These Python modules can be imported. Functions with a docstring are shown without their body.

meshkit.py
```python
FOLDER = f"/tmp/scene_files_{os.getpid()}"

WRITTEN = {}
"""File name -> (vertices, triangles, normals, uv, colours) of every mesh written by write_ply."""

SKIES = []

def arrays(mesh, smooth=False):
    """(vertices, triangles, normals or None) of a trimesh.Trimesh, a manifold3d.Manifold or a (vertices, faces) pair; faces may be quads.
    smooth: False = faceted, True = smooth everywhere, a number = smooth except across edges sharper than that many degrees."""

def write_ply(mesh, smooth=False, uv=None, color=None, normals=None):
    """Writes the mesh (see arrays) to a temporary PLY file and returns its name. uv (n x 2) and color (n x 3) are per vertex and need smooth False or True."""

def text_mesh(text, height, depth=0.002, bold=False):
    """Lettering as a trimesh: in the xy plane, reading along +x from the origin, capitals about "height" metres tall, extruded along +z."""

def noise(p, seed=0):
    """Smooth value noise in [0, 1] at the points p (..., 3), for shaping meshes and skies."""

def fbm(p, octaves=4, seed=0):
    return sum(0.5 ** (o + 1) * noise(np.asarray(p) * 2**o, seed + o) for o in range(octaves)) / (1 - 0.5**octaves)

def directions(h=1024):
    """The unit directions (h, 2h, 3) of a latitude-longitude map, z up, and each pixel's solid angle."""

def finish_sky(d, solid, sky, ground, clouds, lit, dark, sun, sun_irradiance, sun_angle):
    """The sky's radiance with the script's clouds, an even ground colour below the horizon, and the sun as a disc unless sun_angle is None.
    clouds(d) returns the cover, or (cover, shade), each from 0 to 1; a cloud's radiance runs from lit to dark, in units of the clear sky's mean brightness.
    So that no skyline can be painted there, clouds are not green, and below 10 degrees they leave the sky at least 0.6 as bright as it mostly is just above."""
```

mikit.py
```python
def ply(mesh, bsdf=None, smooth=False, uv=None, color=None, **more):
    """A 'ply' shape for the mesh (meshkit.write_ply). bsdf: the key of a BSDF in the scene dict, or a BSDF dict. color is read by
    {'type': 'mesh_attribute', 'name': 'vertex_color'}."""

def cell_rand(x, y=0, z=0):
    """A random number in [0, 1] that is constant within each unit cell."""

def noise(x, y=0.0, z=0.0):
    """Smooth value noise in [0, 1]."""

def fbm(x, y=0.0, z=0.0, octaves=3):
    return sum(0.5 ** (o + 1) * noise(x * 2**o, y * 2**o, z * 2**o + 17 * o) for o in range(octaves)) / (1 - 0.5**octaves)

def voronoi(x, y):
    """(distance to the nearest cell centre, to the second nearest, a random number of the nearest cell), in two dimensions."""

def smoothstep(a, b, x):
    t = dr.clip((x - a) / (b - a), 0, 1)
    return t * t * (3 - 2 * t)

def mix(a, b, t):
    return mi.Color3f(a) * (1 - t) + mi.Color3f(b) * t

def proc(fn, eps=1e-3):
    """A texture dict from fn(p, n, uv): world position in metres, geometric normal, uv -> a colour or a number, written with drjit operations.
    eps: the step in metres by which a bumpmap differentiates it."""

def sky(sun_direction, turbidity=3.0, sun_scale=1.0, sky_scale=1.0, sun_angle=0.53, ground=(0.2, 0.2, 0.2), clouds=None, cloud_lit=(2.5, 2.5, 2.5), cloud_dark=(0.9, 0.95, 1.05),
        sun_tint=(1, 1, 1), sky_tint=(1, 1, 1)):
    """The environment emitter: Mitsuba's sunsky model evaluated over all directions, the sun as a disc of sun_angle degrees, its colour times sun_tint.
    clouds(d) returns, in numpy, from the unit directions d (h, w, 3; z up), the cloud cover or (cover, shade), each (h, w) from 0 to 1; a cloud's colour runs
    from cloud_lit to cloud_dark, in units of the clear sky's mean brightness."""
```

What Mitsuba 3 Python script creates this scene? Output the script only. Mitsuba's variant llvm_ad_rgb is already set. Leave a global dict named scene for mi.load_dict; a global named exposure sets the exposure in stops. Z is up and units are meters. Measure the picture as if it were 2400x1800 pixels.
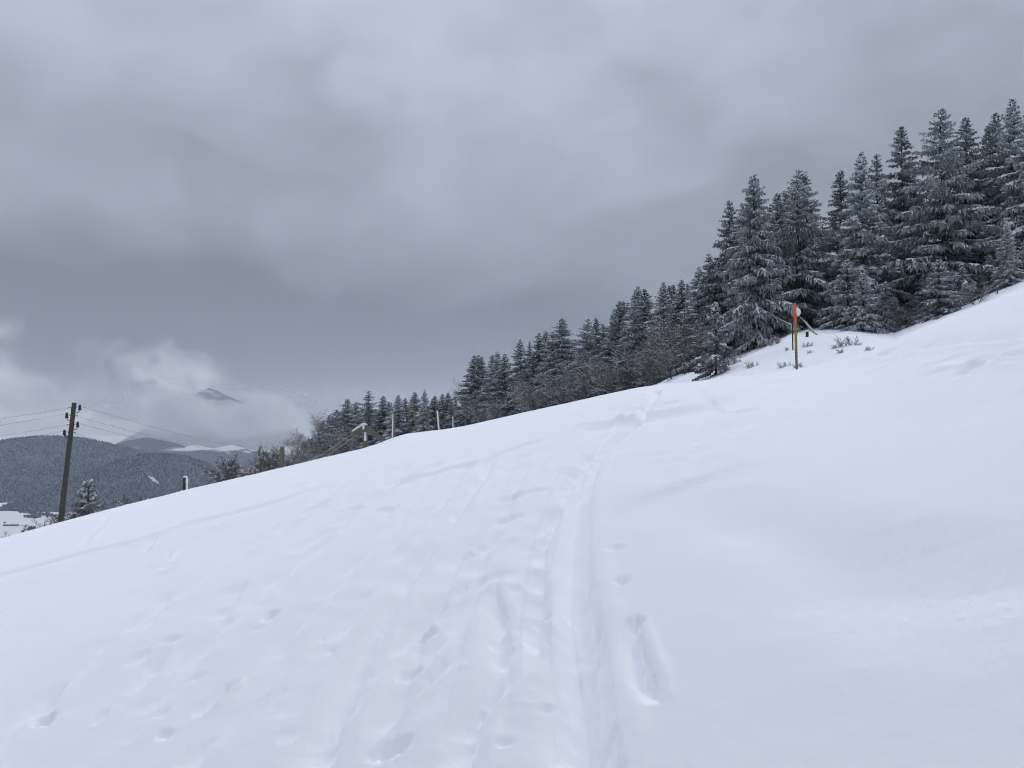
import math
import numpy as np
import drjit as dr
import trimesh
import mitsuba as mi
import mikit
import meshkit
from scipy.spatial import cKDTree

T = mi.ScalarTransform4f
scene, labels = {}, {}

# ------------------------------------------------------------------ camera, sky, exposure
FOV, PITCH = 63.5, math.radians(2.51)
scene['camera'] = {'type': 'perspective', 'fov': FOV, 'fov_axis': 'x', 'near_clip': 0.05, 'far_clip': 40000.0,
                   'to_world': T().look_at(origin=[0, 0, 0], target=[0, math.cos(PITCH), math.sin(PITCH)], up=[0, 0, 1]),
                   'medium': {'type': 'ref', 'id': 'air'}}
exposure = 1.29
F = 1200.0 / math.tan(math.radians(FOV / 2))      # focal length in pixels of the 2400 px wide photograph


def ray(px, py):
    """World direction (with unit forward component in the camera) seen at a place of the photograph."""
    u, v = (px - 1200.0) / F, (900.0 - py) / F
    return np.array([u, math.cos(PITCH) - v * math.sin(PITCH), math.sin(PITCH) + v * math.cos(PITCH)])


def at(px, py, Y):
    """The point at distance Y (metres ahead) in the direction of a place of the photograph."""
    d = ray(px, py)
    return d * (Y / d[1])


def ang(px, py):
    """(azimuth, slope = z / horizontal distance) of a direction."""
    d = ray(px, py)
    return math.atan2(d[0], d[1]), d[2] / math.hypot(d[0], d[1])


def clouds(d):
    az = np.degrees(np.arctan2(d[..., 0], d[..., 1]))
    el = np.degrees(np.arcsin(np.clip(d[..., 2], -1, 1)))
    s = np.clip(d[..., 2], 0, 1)
    # a flat layer of cloud overhead, seen in perspective
    q = np.stack([d[..., 0], d[..., 1], 0 * s], -1) / (s[..., None] + 0.22)
    warp = np.stack([meshkit.fbm(q * 1.3, 3, 5), meshkit.fbm(q * 1.3 + 9, 3, 7), 0 * s], -1)
    n1 = meshkit.fbm(q * 1.1 + warp * 0.9 + 3, 4, 11) - 0.5
    q2 = np.stack([az / 13.0, el / 6.0, 0 * s], -1)
    n2 = meshkit.fbm(q2 + warp * 0.8, 4, 23) - 0.5
    q3 = np.stack([az / 4.5, el / 2.6, 0 * s], -1)
    n3 = meshkit.fbm(q3 + warp * 0.6, 5, 31) - 0.5
    L = 0.222 + 0.87 * s ** 0.82
    q5 = np.stack([az / 8.0, el / 5.0, 0 * s], -1)
    n5 = meshkit.fbm(q5 + 1.6 * np.stack([meshkit.fbm(q5 + 3, 3, 61), meshkit.fbm(q5 + 13, 3, 63), 0 * s], -1), 5, 67) - 0.5
    L = L * (1 + 0.24 * n1 + 0.28 * n2 + 0.42 * n5)

    def blob(px, py, sx, sy, amount, wob=0.9):
        d0 = ray(px, py)
        a0, e0 = math.degrees(math.atan2(d0[0], d0[1])), math.degrees(math.atan2(d0[2], math.hypot(d0[0], d0[1])))
        da, de = (az - a0) / (sx / 33.8), (el - e0) / (sy / 33.8)
        r2 = da ** 2 + de ** 2 + wob * 4 * n2 + wob * 3 * n3
        return amount * np.exp(-0.5 * np.clip(r2, 0, None))

    for b in SKY_BLOBS:
        L = L * (1 + blob(*b))
    low = np.exp(-(np.clip(el - 2.0, 0, None) / 4.0) ** 2) / (1 + np.exp((az + 16.0) / 1.8))     # broken cloud low over the valley
    q4 = np.stack([az / 3.6, el / 2.6, 0 * s], -1)
    w4 = np.stack([meshkit.fbm(q4 * 1.2 + 4, 4, 41), meshkit.fbm(q4 * 1.2 + 14, 4, 43), 0 * s], -1)
    n4 = meshkit.fbm(q4 + 2.2 * w4, 6, 47) - 0.5
    L = L * np.exp(low * (0.10 + 2.8 * n4))
    return 1.0, np.clip((1.0 - L) / 0.9, 0, 1)


SKY_BLOBS = [
    (360, 680, 380, 90, -0.28), (820, 770, 300, 110, -0.20), (980, 880, 380, 100, -0.16), (150, 300, 320, 70, -0.10),
    (420, 520, 420, 60, 0.08), (1450, 180, 260, 140, 0.16), (250, 110, 350, 90, 0.08), (1900, 380, 420, 140, -0.10), (2250, 100, 300, 120, -0.10),
    (285, 822, 60, 22, 0.75), (60, 890, 75, 26, 0.85), (470, 885, 55, 24, 0.5), (360, 930, 45, 24, 0.35), (200, 1020, 140, 18, 0.6), (60, 980, 110, 26, 0.45),  (20, 770, 90, 26, 0.2),
]
scene['sky_light'] = mikit.sky([0.42, 0.62, 0.70], turbidity=3, sun_scale=0.15, sun_angle=26, sky_scale=1.0, ground=(0.6, 0.62, 0.66),
                               clouds=clouds, cloud_lit=(2.34, 2.62, 3.12), cloud_dark=(0.215, 0.240, 0.280), sun_tint=(0.9, 0.95, 1.0))

# ------------------------------------------------------------------ materials
def bs(name, d):
    scene[name] = d
    return name


def diffuse_proc(fn):
    return {'type': 'twosided', 'bsdf': {'type': 'diffuse', 'reflectance': mikit.proc(fn)}}


SNOW = bs('snow_material', {'type': 'twosided', 'bsdf': {'type': 'bumpmap', 'scale': 1.0,
     'arbitrary': mikit.proc(lambda p, n, uv: 0.006 * mikit.fbm(p.x * 26, p.y * 26, p.z * 26, octaves=3) + 0.004 * mikit.fbm(p.x * 6, p.y * 6, p.z * 6, octaves=2), eps=0.006),
     'bsdf': {'type': 'principled', 'base_color': {'type': 'rgb', 'value': [0.885, 0.895, 0.915]}, 'roughness': 0.8, 'specular': 0.15}}})
FAR_SNOW = bs('far_snow_material', {'type': 'twosided', 'bsdf': {'type': 'diffuse', 'reflectance': {'type': 'rgb', 'value': [0.84, 0.85, 0.87]}}})
MEADOW = bs('meadow_material', diffuse_proc(lambda p, n, uv: mikit.mix((0.16, 0.16, 0.17), (0.62, 0.63, 0.65), mikit.smoothstep(0.38, 0.6, mikit.fbm(p.x / 9, p.y / 9, p.z / 9, octaves=3)))))
TREE_SNOW = bs('tree_snow_material', {'type': 'twosided', 'bsdf': {'type': 'diffuse', 'reflectance': {'type': 'rgb', 'value': [0.84, 0.86, 0.89]}}})
NEEDLES = bs('needle_material', diffuse_proc(lambda p, n, uv: mikit.mix((0.085, 0.098, 0.102), (0.50, 0.53, 0.545), mikit.fbm(p.x * 1.7, p.y * 1.7, p.z * 1.7, octaves=3) ** 1.6)))
FROSTED = bs('frosted_needle_material', diffuse_proc(lambda p, n, uv: mikit.mix((0.115, 0.13, 0.135), (0.68, 0.71, 0.73), mikit.fbm(p.x * 1.5, p.y * 1.5, p.z * 1.5, octaves=3) ** 1.5)))
BARK = bs('bark_material', diffuse_proc(lambda p, n, uv: mikit.mix((0.030, 0.027, 0.025), (0.085, 0.078, 0.07), mikit.fbm(p.x * 6, p.y * 6, p.z * 1.5, octaves=3))))
TWIG = bs('twig_material', diffuse_proc(lambda p, n, uv: mikit.mix((0.060, 0.049, 0.046), (0.165, 0.138, 0.128), mikit.fbm(p.x * 2, p.y * 2, p.z * 2, octaves=2))))
WOOD = bs('weathered_wood_material', diffuse_proc(lambda p, n, uv: mikit.mix((0.10, 0.085, 0.07), (0.24, 0.215, 0.185), mikit.fbm(p.x * 45, p.y * 45, p.z * 3.5, octaves=4))))
POLE_WOOD = bs('pole_wood_material', diffuse_proc(lambda p, n, uv: mikit.mix((0.050, 0.048, 0.040), (0.118, 0.113, 0.092), mikit.fbm(p.x * 30, p.y * 30, p.z * 2.0, octaves=4))))
PLANK = bs('plank_material', diffuse_proc(lambda p, n, uv: mikit.mix((0.09, 0.085, 0.068), (0.22, 0.205, 0.165), mikit.fbm(p.x * 5, p.y * 40, p.z * 40, octaves=4))))
def paint(name, c, r=0.5):
    return bs(name, {'type': 'twosided', 'bsdf': {'type': 'principled', 'base_color': {'type': 'rgb', 'value': c}, 'roughness': r, 'specular': 0.4}})
IRON = paint('iron_material', [0.03, 0.032, 0.035])
CERAMIC = paint('ceramic_material', [0.022, 0.024, 0.027], 0.35)
WIRE = paint('wire_material', [0.06, 0.06, 0.062])
ROPE = paint('guy_line_material', [0.30, 0.275, 0.24], 0.8)
ORANGE = bs('orange_paint', diffuse_proc(lambda p, n, uv: mikit.mix((0.82, 0.135, 0.065), (0.55, 0.26, 0.20), mikit.smoothstep(0.55, 0.8, mikit.fbm(p.x * 40, p.y * 40, p.z * 7, octaves=4)))))
YELLOW = bs('yellow_paint', diffuse_proc(lambda p, n, uv: mikit.mix((0.37, 0.23, 0.035), (0.24, 0.19, 0.13), mikit.smoothstep(0.45, 0.75, mikit.fbm(p.x * 40, p.y * 40, p.z * 6, octaves=4)))))
GREYWOOD = bs('bare_shaft_material', diffuse_proc(lambda p, n, uv: mikit.mix((0.12, 0.10, 0.085), (0.26, 0.22, 0.20), mikit.fbm(p.x * 50, p.y * 50, p.z * 5, octaves=4))))
SIGN_BACK = paint('sign_back_material', [0.24, 0.225, 0.205], 0.5)
HILL_GROUND = bs('hill_ground_material', diffuse_proc(lambda p, n, uv: mikit.mix((0.04, 0.04, 0.044), (0.10, 0.10, 0.108), mikit.fbm(p.x / 60, p.y / 60, p.z / 40, octaves=4))))
ROCK = bs('mountain_material', diffuse_proc(lambda p, n, uv: mikit.mix((0.33, 0.335, 0.345), mikit.mix((0.10, 0.115, 0.145), (0.46, 0.47, 0.50), mikit.smoothstep(0.52, 0.70, mikit.fbm(p.x / 150, p.y / 150, p.z / 50, octaves=5))), mikit.smoothstep(70, 150, p.z + 90 * (mikit.fbm(p.x / 200, p.y / 200, p.z / 200, octaves=3) - 0.5)))))
HAZY_WOOD = bs('wooded_mountain_material', diffuse_proc(lambda p, n, uv: mikit.mix((0.085, 0.09, 0.10), (0.74, 0.75, 0.77),
     dr.maximum(mikit.smoothstep(0.62, 0.76, mikit.fbm(p.x / 110, p.y / 110, p.z / 50, octaves=4)), mikit.smoothstep(-146, -136, p.z + 26 * (mikit.fbm(p.x / 90, p.y / 90, p.z / 90, octaves=3) - 0.5)) * mikit.smoothstep(-1640, -1590, p.x)))))
CONIFER_FAR = bs('far_conifer_material', diffuse_proc(lambda p, n, uv: mikit.mix((0.014, 0.017, 0.020), (0.052, 0.057, 0.064), mikit.fbm(p.x / 110, p.y / 110, p.z / 60, octaves=4))))
BROADLEAF_FAR = bs('far_broadleaf_material', diffuse_proc(lambda p, n, uv: mikit.mix((0.018, 0.020, 0.024), (0.062, 0.065, 0.074), mikit.fbm(p.x / 110, p.y / 110, p.z / 60, octaves=4))))

# ------------------------------------------------------------------ bookkeeping
COUNT = {}


def key_for(name, parent=None):
    full = name if parent is None else parent + '__' + name
    n = COUNT.get(full, 0)
    COUNT[full] = n + 1
    return full if n == 0 else f'{full}_{n:03d}'


def thing(name, label, category, group=None, kind=None):
    k = key_for(name)
    labels[k] = {'label': label, 'category': category}
    if group:
        labels[k]['group'] = group
    if kind:
        labels[k]['kind'] = kind
    return k


def part(name, parent, shape, label=None):
    k = key_for(name, parent)
    scene[k] = shape
    if label:
        labels[k] = {'label': label}
    return k


def single(name, shape, label, category, group=None):
    k = thing(name, label, category, group)
    scene[k] = shape
    return k


def structure(name, shape, label=None, kind='structure'):
    k = key_for(name)
    scene[k] = shape
    labels[k] = {'kind': kind}
    if label:
        labels[k]['label'] = label
    return k


# ------------------------------------------------------------------ the snowy slope
EYE = 1.6
_crest = np.array([(-400, 1366), (-200, 1314), (0, 1262), (143, 1223), (300, 1183), (435, 1149), (600, 1110), (730, 1080), (787, 1066), (860, 1049), (925, 1029), (975, 1014), (1030, 1008), (1090, 999),
                   (1181, 978), (1271, 957), (1384, 932), (1500, 907), (1557, 901), (1629, 895), (1724, 883), (1800, 875), (1866, 867), (1907, 860), (2000, 836), (2096, 801.5), (2151, 772),
                   (2250, 733), (2400, 674), (2600, 600), (2800, 540)], float)
_c = np.array([ang(*p) for p in _crest])
_rows = np.array([(-400, 20), (0, 20), (435, 25), (660, 26), (860, 30), (1000, 34), (1200, 37), (1400, 35), (1600, 31), (1866, 27), (2100, 24), (2400, 21), (2800, 20)], float)
_rc = np.array([(ang(p, 985)[0], y / math.cos(ang(p, 985)[0])) for p, y in _rows])
_fine = np.linspace(-1.1, 1.1, 2201)
_ec = np.interp(_fine, _c[:, 0], _c[:, 1])
_k = np.exp(-0.5 * (np.arange(-40, 41) / 9.0) ** 2)
_ec = np.convolve(np.pad(_ec, 40, mode='edge'), _k / _k.sum(), 'valid')
_rcf = np.interp(_fine, _rc[:, 0], _rc[:, 1])
_k2 = np.exp(-0.5 * (np.arange(-150, 151) / 50.0) ** 2)
_rcf = np.convolve(np.pad(_rcf, 150, mode='edge'), _k2 / _k2.sum(), 'valid')
_A = _ec + 2 * EYE / _rcf
_in = np.abs(_fine) < 0.58
GX, GY = np.linalg.lstsq(np.stack([np.sin(_fine[_in]), np.cos(_fine[_in])], 1), _A[_in], rcond=None)[0]
# ground beyond the brow: (photo column, slope of sight, distance, further slope, length over which that slope dies out)
_far = np.array([(-400, -0.24, 55, -0.40, 3000), (0, -0.20, 60, -0.36, 3000), (200, -0.155, 68, -0.36, 3000), (450, -0.118, 85, -0.32, 3000), (600, -0.094, 120, -0.26, 2000), (750, -0.068, 160, -0.12, 600),
                 (1000, -0.026, 135, -0.02, 300), (1200, -0.002, 112, 0.02, 200), (1500, 0.036, 86, 0.06, 180), (1600, 0.054, 70, 0.08, 160), (1700, 0.066, 62, 0.10, 150), (1800, 0.086, 62, 0.13, 150),
                 (1860, 0.098, 61, 0.15, 150), (1920, 0.098, 60, 0.16, 150), (2000, 0.096, 58, 0.17, 150), (2100, 0.088, 58, 0.17, 150), (2400, 0.135, 56, 0.20, 150), (2900, 0.17, 56, 0.22, 150)], float)
_fa = np.array([ang(p, 985)[0] for p in _far[:, 0]])


def wrap(phi):
    return (phi + math.pi) % (2 * math.pi) - math.pi


def ground_polar(phi, r):
    phi, r = np.broadcast_arrays(np.asarray(phi, float), np.asarray(r, float))
    A_s = GX * np.sin(phi) + GY * np.cos(phi)
    w = np.clip((np.abs(phi) - 0.62) / 0.5, 0, 1)
    w = w * w * (3 - 2 * w)
    rc = np.interp(phi, _fine, _rcf) * (1 - w) + 24 * w
    A = np.interp(phi, _fine, _A) * (1 - w) + A_s * w
    t = np.clip((r / rc - 0.12) / 0.7, 0, 1)
    near = -EYE + (A_s + (A - A_s) * t * t * (3 - 2 * t)) * r - EYE * r * r / rc ** 2
    ef, rf, sl, ln = (np.interp(phi, _fa, _far[:, k]) for k in (1, 2, 3, 4))
    far = ef * np.minimum(r, rf) + sl * ln * (1 - np.exp(-np.clip(r - rf, 0, None) / ln))
    back = np.maximum(-205.0, -EYE + A_s * 60 * (1 - np.exp(-r / 60)) + np.minimum(A_s, 0) * r * 0.8)
    far = far * (1 - w) + back * w
    b = np.clip((r - 1.30 * rc) / (0.93 * rf - 1.30 * rc), 0, 1)
    b = b * b * (3 - 2 * b)
    return near * (1 - b) + far * b


def ground(x, y):
    return ground_polar(np.arctan2(x, y), np.hypot(x, y))


_rs = np.geomspace(1.0, 45.0, 1200)


def on_snow(px, py):
    """Where the sight line through a place of the photograph meets the slope this side of the brow."""
    phi, e = ang(px, py)
    rc = float(np.interp(phi, _fine, _rcf))
    z = ground_polar(phi, _rs) / _rs
    ok = np.nonzero((z >= e) | (_rs > rc * 0.99))[0][0]
    r = _rs[ok]
    return np.array([r * math.sin(phi), r * math.cos(phi)])


def path_on_snow(pts, step=0.03):
    p = np.array([on_snow(*q) for q in pts])
    s = np.concatenate([[0], np.cumsum(np.linalg.norm(np.diff(p, axis=0), axis=1))])
    from scipy.interpolate import PchipInterpolator
    keep = np.concatenate([[True], np.diff(s) > 1e-4])
    p, s = p[keep], s[keep]
    f = PchipInterpolator(s, p, axis=0)
    n = max(3, int(s[-1] / step))
    ss = np.linspace(0, s[-1], n)
    return f(ss), ss


def fb2(xy, scale, octaves=3, seed=0):
    q = np.concatenate([np.asarray(xy) * scale, np.zeros((len(xy), 1))], 1)
    return meshkit.fbm(q, octaves, seed) - 0.5


TRACKS = [  # (points in the photograph, half width, depth, shoulder, wobble)
    ([(1462, 1830), (1432, 1697), (1419, 1584), (1405, 1471), (1387, 1381), (1378, 1268), (1380, 1210), (1389, 1148), (1404, 1093), (1444, 1033), (1499, 989), (1539, 939), (1546, 915)], 0.085, 0.14, 0.10, 0.05),
    ([(1405, 1830), (1378, 1640), (1360, 1530), (1344, 1430), (1346, 1268), (1356, 1180), (1372, 1100), (1412, 1035), (1470, 985), (1515, 935)], 0.075, 0.035, 0.15, 0.25),
    ([(776, 1830), (786, 1779), (804, 1693), (840, 1629), (876, 1543), (899, 1480), (944, 1408), (980, 1345), (1012, 1299), (1062, 1232), (1088, 1196), (1121, 1143), (1149, 1102), (1157, 1078), (1210, 1049), (1292, 1025)], 0.075, 0.085, 0.22, 0.3),
    ([(1098, 1830), (1111, 1760), (1125, 1697), (1143, 1652), (1170, 1620), (1188, 1584), (1197, 1507), (1190, 1450), (1175, 1403), (1165, 1358)], 0.055, 0.065, 0.3, 0.6),
    ([(1301, 1525), (1265, 1512), (1270, 1480), (1275, 1425), (1279, 1381), (1283, 1268), (1292, 1249), (1328, 1163), (1357, 1110), (1400, 1050)], 0.055, 0.045, 0.3, 0.8),
    ([(820, 1700), (836, 1670), (890, 1589), (921, 1539), (962, 1498), (1016, 1444), (1071, 1399), (1107, 1358), (1160, 1300)], 0.04, 0.025, 0.5, 0.6),
    ([(880, 1740), (917, 1693), (962, 1643), (1016, 1593), (1062, 1534)], 0.04, 0.025, 0.6, 0.6),
    ([(1549, 1645), (1541, 1607), (1523, 1561), (1505, 1489), (1500, 1470), (1490, 1436)], 0.042, 0.09, 0.25, 0.1),
    ([(519, 1467), (540, 1430), (565, 1391), (586, 1353)], 0.08, 0.04, 0.1, 0.6),
    ([(320, 1620), (367, 1573), (385, 1543), (401, 1513)], 0.06, 0.035, 0.3, 0.6),
    ([(110, 1685), (140, 1630), (170, 1585)], 0.07, 0.04, 0.1, 0.4),
    ([(464, 1678), (520, 1632), (565, 1589)], 0.04, 0.035, 0.7, 0.4),
    ([(465, 1800), (488, 1755), (506, 1720)], 0.05, 0.02, 0.3, 0.6),
    ([(367, 1353), (400, 1338), (430, 1328)], 0.07, 0.03, 0.5, 0.6),
    ([(700, 1300), (800, 1230), (880, 1170), (960, 1120), (1060, 1075)], 0.09, 0.03, 0.5, 0.8),
    ([(560, 1310), (640, 1255), (720, 1205), (790, 1165)], 0.10, 0.035, 0.5, 0.9),
    ([(1340, 1060), (1420, 1000), (1480, 950), (1510, 925)], 0.12, 0.03, 0.5, 0.9),
    ([(1640, 1000), (1690, 960), (1650, 930), (1660, 900)], 0.10, 0.02, 0.5, 0.9),
    ([(1530, 1085), (1640, 1040), (1740, 985)], 0.15, 0.018, 0.3, 0.6),
    ([(1500, 1110), (1620, 1085), (1700, 1040), (1800, 975)], 0.15, 0.018, 0.3, 0.6),
    ([(2046, 832), (2145, 817), (2245, 803), (2330, 797), (2450, 790)], 0.26, 0.15, 0.4, 0.3),
    ([(2250, 850), (2330, 842), (2420, 840)], 0.16, 0.09, 0.6, 0.7),
    ([(1180, 1110), (1230, 1075), (1300, 1045)], 0.12, 0.03, 0.3, 0.8),
]
_rt = np.random.default_rng(12)
_t1, _t2 = np.array(TRACKS[0][0], float), np.array(TRACKS[2][0], float)
for f_, w_, d_ in ((0.22, 0.10, 0.026), (0.38, 0.08, 0.020), (0.62, 0.10, 0.028), (0.80, 0.08, 0.022), (1.18, 0.10, 0.030), (1.40, 0.09, 0.022), (1.75, 0.11, 0.026), (2.2, 0.10, 0.020)):
    yy_ = np.linspace(1780 - 120 * _rt.random(), 1050 + 40 * _rt.random(), 9)
    xa_, xb_ = np.interp(yy_, _t1[::-1, 1], _t1[::-1, 0]), np.interp(yy_, _t2[::-1, 1], _t2[::-1, 0])
    TRACKS.append(([(float(a_ + f_ * (b_ - a_) + _rt.normal(0, 5)), float(y_)) for a_, b_, y_ in zip(xa_, xb_, yy_)], w_, d_, 0.35, 0.5))
for _ in range(26):      # older, half filled tracks and wind scours running the same way
    x0_, y0_ = (_rt.uniform(180, 1250), _rt.uniform(1190, 1740)) if _ % 3 else (_rt.uniform(900, 1350), _rt.uniform(1060, 1300))
    ln_ = _rt.uniform(0.25, 1.0)
    dx_, dy_ = 150 * ln_ * (0.75 + 0.5 * _rt.random()) * (1.3 - x0_ / 2000), -150 * ln_
    TRACKS.append(([(x0_, y0_), (x0_ + dx_ * 0.5 + _rt.normal(0, 6), y0_ + dy_ * 0.5), (x0_ + dx_ + _rt.normal(0, 14), y0_ + dy_)], _rt.uniform(0.03, 0.075), _rt.uniform(0.006, 0.018), 0.4, 0.8))
STEPS = [  # soft brows: higher on the far side; (points, height, sharpness, fade length)
    ([(-200, 1400), (0, 1349), (84, 1328), (190, 1298), (338, 1262), (464, 1222), (549, 1201), (654, 1174), (742, 1143), (803, 1128)], 0.045, 0.07, 2.2),
    ([(1300, 1008), (1449, 984), (1549, 971), (1673, 944), (1797, 899), (1880, 876)], 0.20, 0.18, 3.0),
    ([(1400, 1217), (1499, 1183), (1598, 1143), (1723, 1098), (1797, 1038), (1847, 984), (1897, 939)], 0.075, 0.10, 1.6),
    ([(900, 1150), (1010, 1110), (1150, 1075)], 0.07, 0.06, 0.7),
]
PITS = [  # footprints and pole holes: (place, radius, depth)
    (1104, 1293, 0.075, 0.09), (1127, 1275, 0.07, 0.05), (998, 1480, 0.062, 0.10), (958, 1571, 0.075, 0.07), (915, 1747, 0.085, 0.10), (1145, 1645, 0.05, 0.08), (1179, 1729, 0.04, 0.06),
    (1279, 1634, 0.045, 0.05), (958, 1351, 0.04, 0.05), (1206, 1369, 0.05, 0.05), (1165, 1350, 0.10, 0.05), (1441, 1281, 0.07, 0.05), (1459, 1362, 0.06, 0.07), (1496, 1452, 0.05, 0.07),
    (105, 1688, 0.07, 0.15), (633, 1444, 0.075, 0.09), (399, 1505, 0.07, 0.05), (386, 1718, 0.05, 0.05), (382, 1670, 0.06, 0.03), (781, 1512, 0.04, 0.05), (755, 1490, 0.035, 0.04),
    (455, 1590, 0.06, 0.03), (1385, 1375, 0.05, 0.04), (1275, 1425, 0.05, 0.05), (606, 1475, 0.05, 0.03), (1190, 1215, 0.10, 0.05), (1205, 1168, 0.12, 0.06), (905, 1195, 0.12, 0.06),
    (830, 1190, 0.12, 0.05), (1262, 1150, 0.10, 0.04), (700, 1135, 0.15, 0.05), (2290, 862, 0.25, 0.12), (1565, 950, 0.2, 0.08), (1490, 960, 0.2, 0.10), (1505, 940, 0.2, 0.08), (1735, 958, 0.22, 0.05),
]
BANDS = [([(1650, 1150), (1711, 1184), (1922, 1290), (2027, 1361), (2112, 1459), (2217, 1530), (2330, 1580)], 0.42, -0.075), ([(2100, 1230), (2280, 1311), (2400, 1374), (2500, 1420)], 0.40, -0.055),
         ([(1860, 1420), (1990, 1530), (2080, 1680)], 0.30, 0.02), ([(1950, 1150), (2150, 1240), (2400, 1330)], 0.5, 0.02)]
HEAPS = [(1557, 901, 0.30, 0.06), (1629, 895, 0.35, 0.04), (1650, 893, 0.2, 0.05), (1692, 887, 0.3, 0.09), (1722, 883, 0.16, 0.14), (1747, 881, 0.26, 0.13), (1768, 879, 0.26, 0.11), (1793, 876, 0.3, 0.06),
         (1705, 886, 0.13, 0.07), (1736, 882, 0.12, -0.05), (1671, 890, 0.2, 0.03), (905, 1037, 0.5, -0.06), (940, 1026, 0.8, 0.08)]
rngh = np.random.default_rng(5)
for _ in range(26):
    HEAPS.append((rngh.uniform(2030, 2420), rngh.uniform(822, 868), rngh.uniform(0.08, 0.2), rngh.uniform(0.01, 0.04)))
for _ in range(150):
    HEAPS.append((rngh.uniform(1000, 1420), rngh.uniform(1080, 1800), rngh.uniform(0.02, 0.05), rngh.uniform(0.002, 0.010)))
for _ in range(90):
    HEAPS.append((rngh.uniform(300, 1000), rngh.uniform(1180, 1800), rngh.uniform(0.02, 0.06), rngh.uniform(-0.008, 0.006)))
for _ in range(60):
    HEAPS.append((rngh.uniform(1380, 1560), rngh.uniform(900, 1000), rngh.uniform(0.1, 0.25), rngh.uniform(-0.025, 0.02)))


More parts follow.
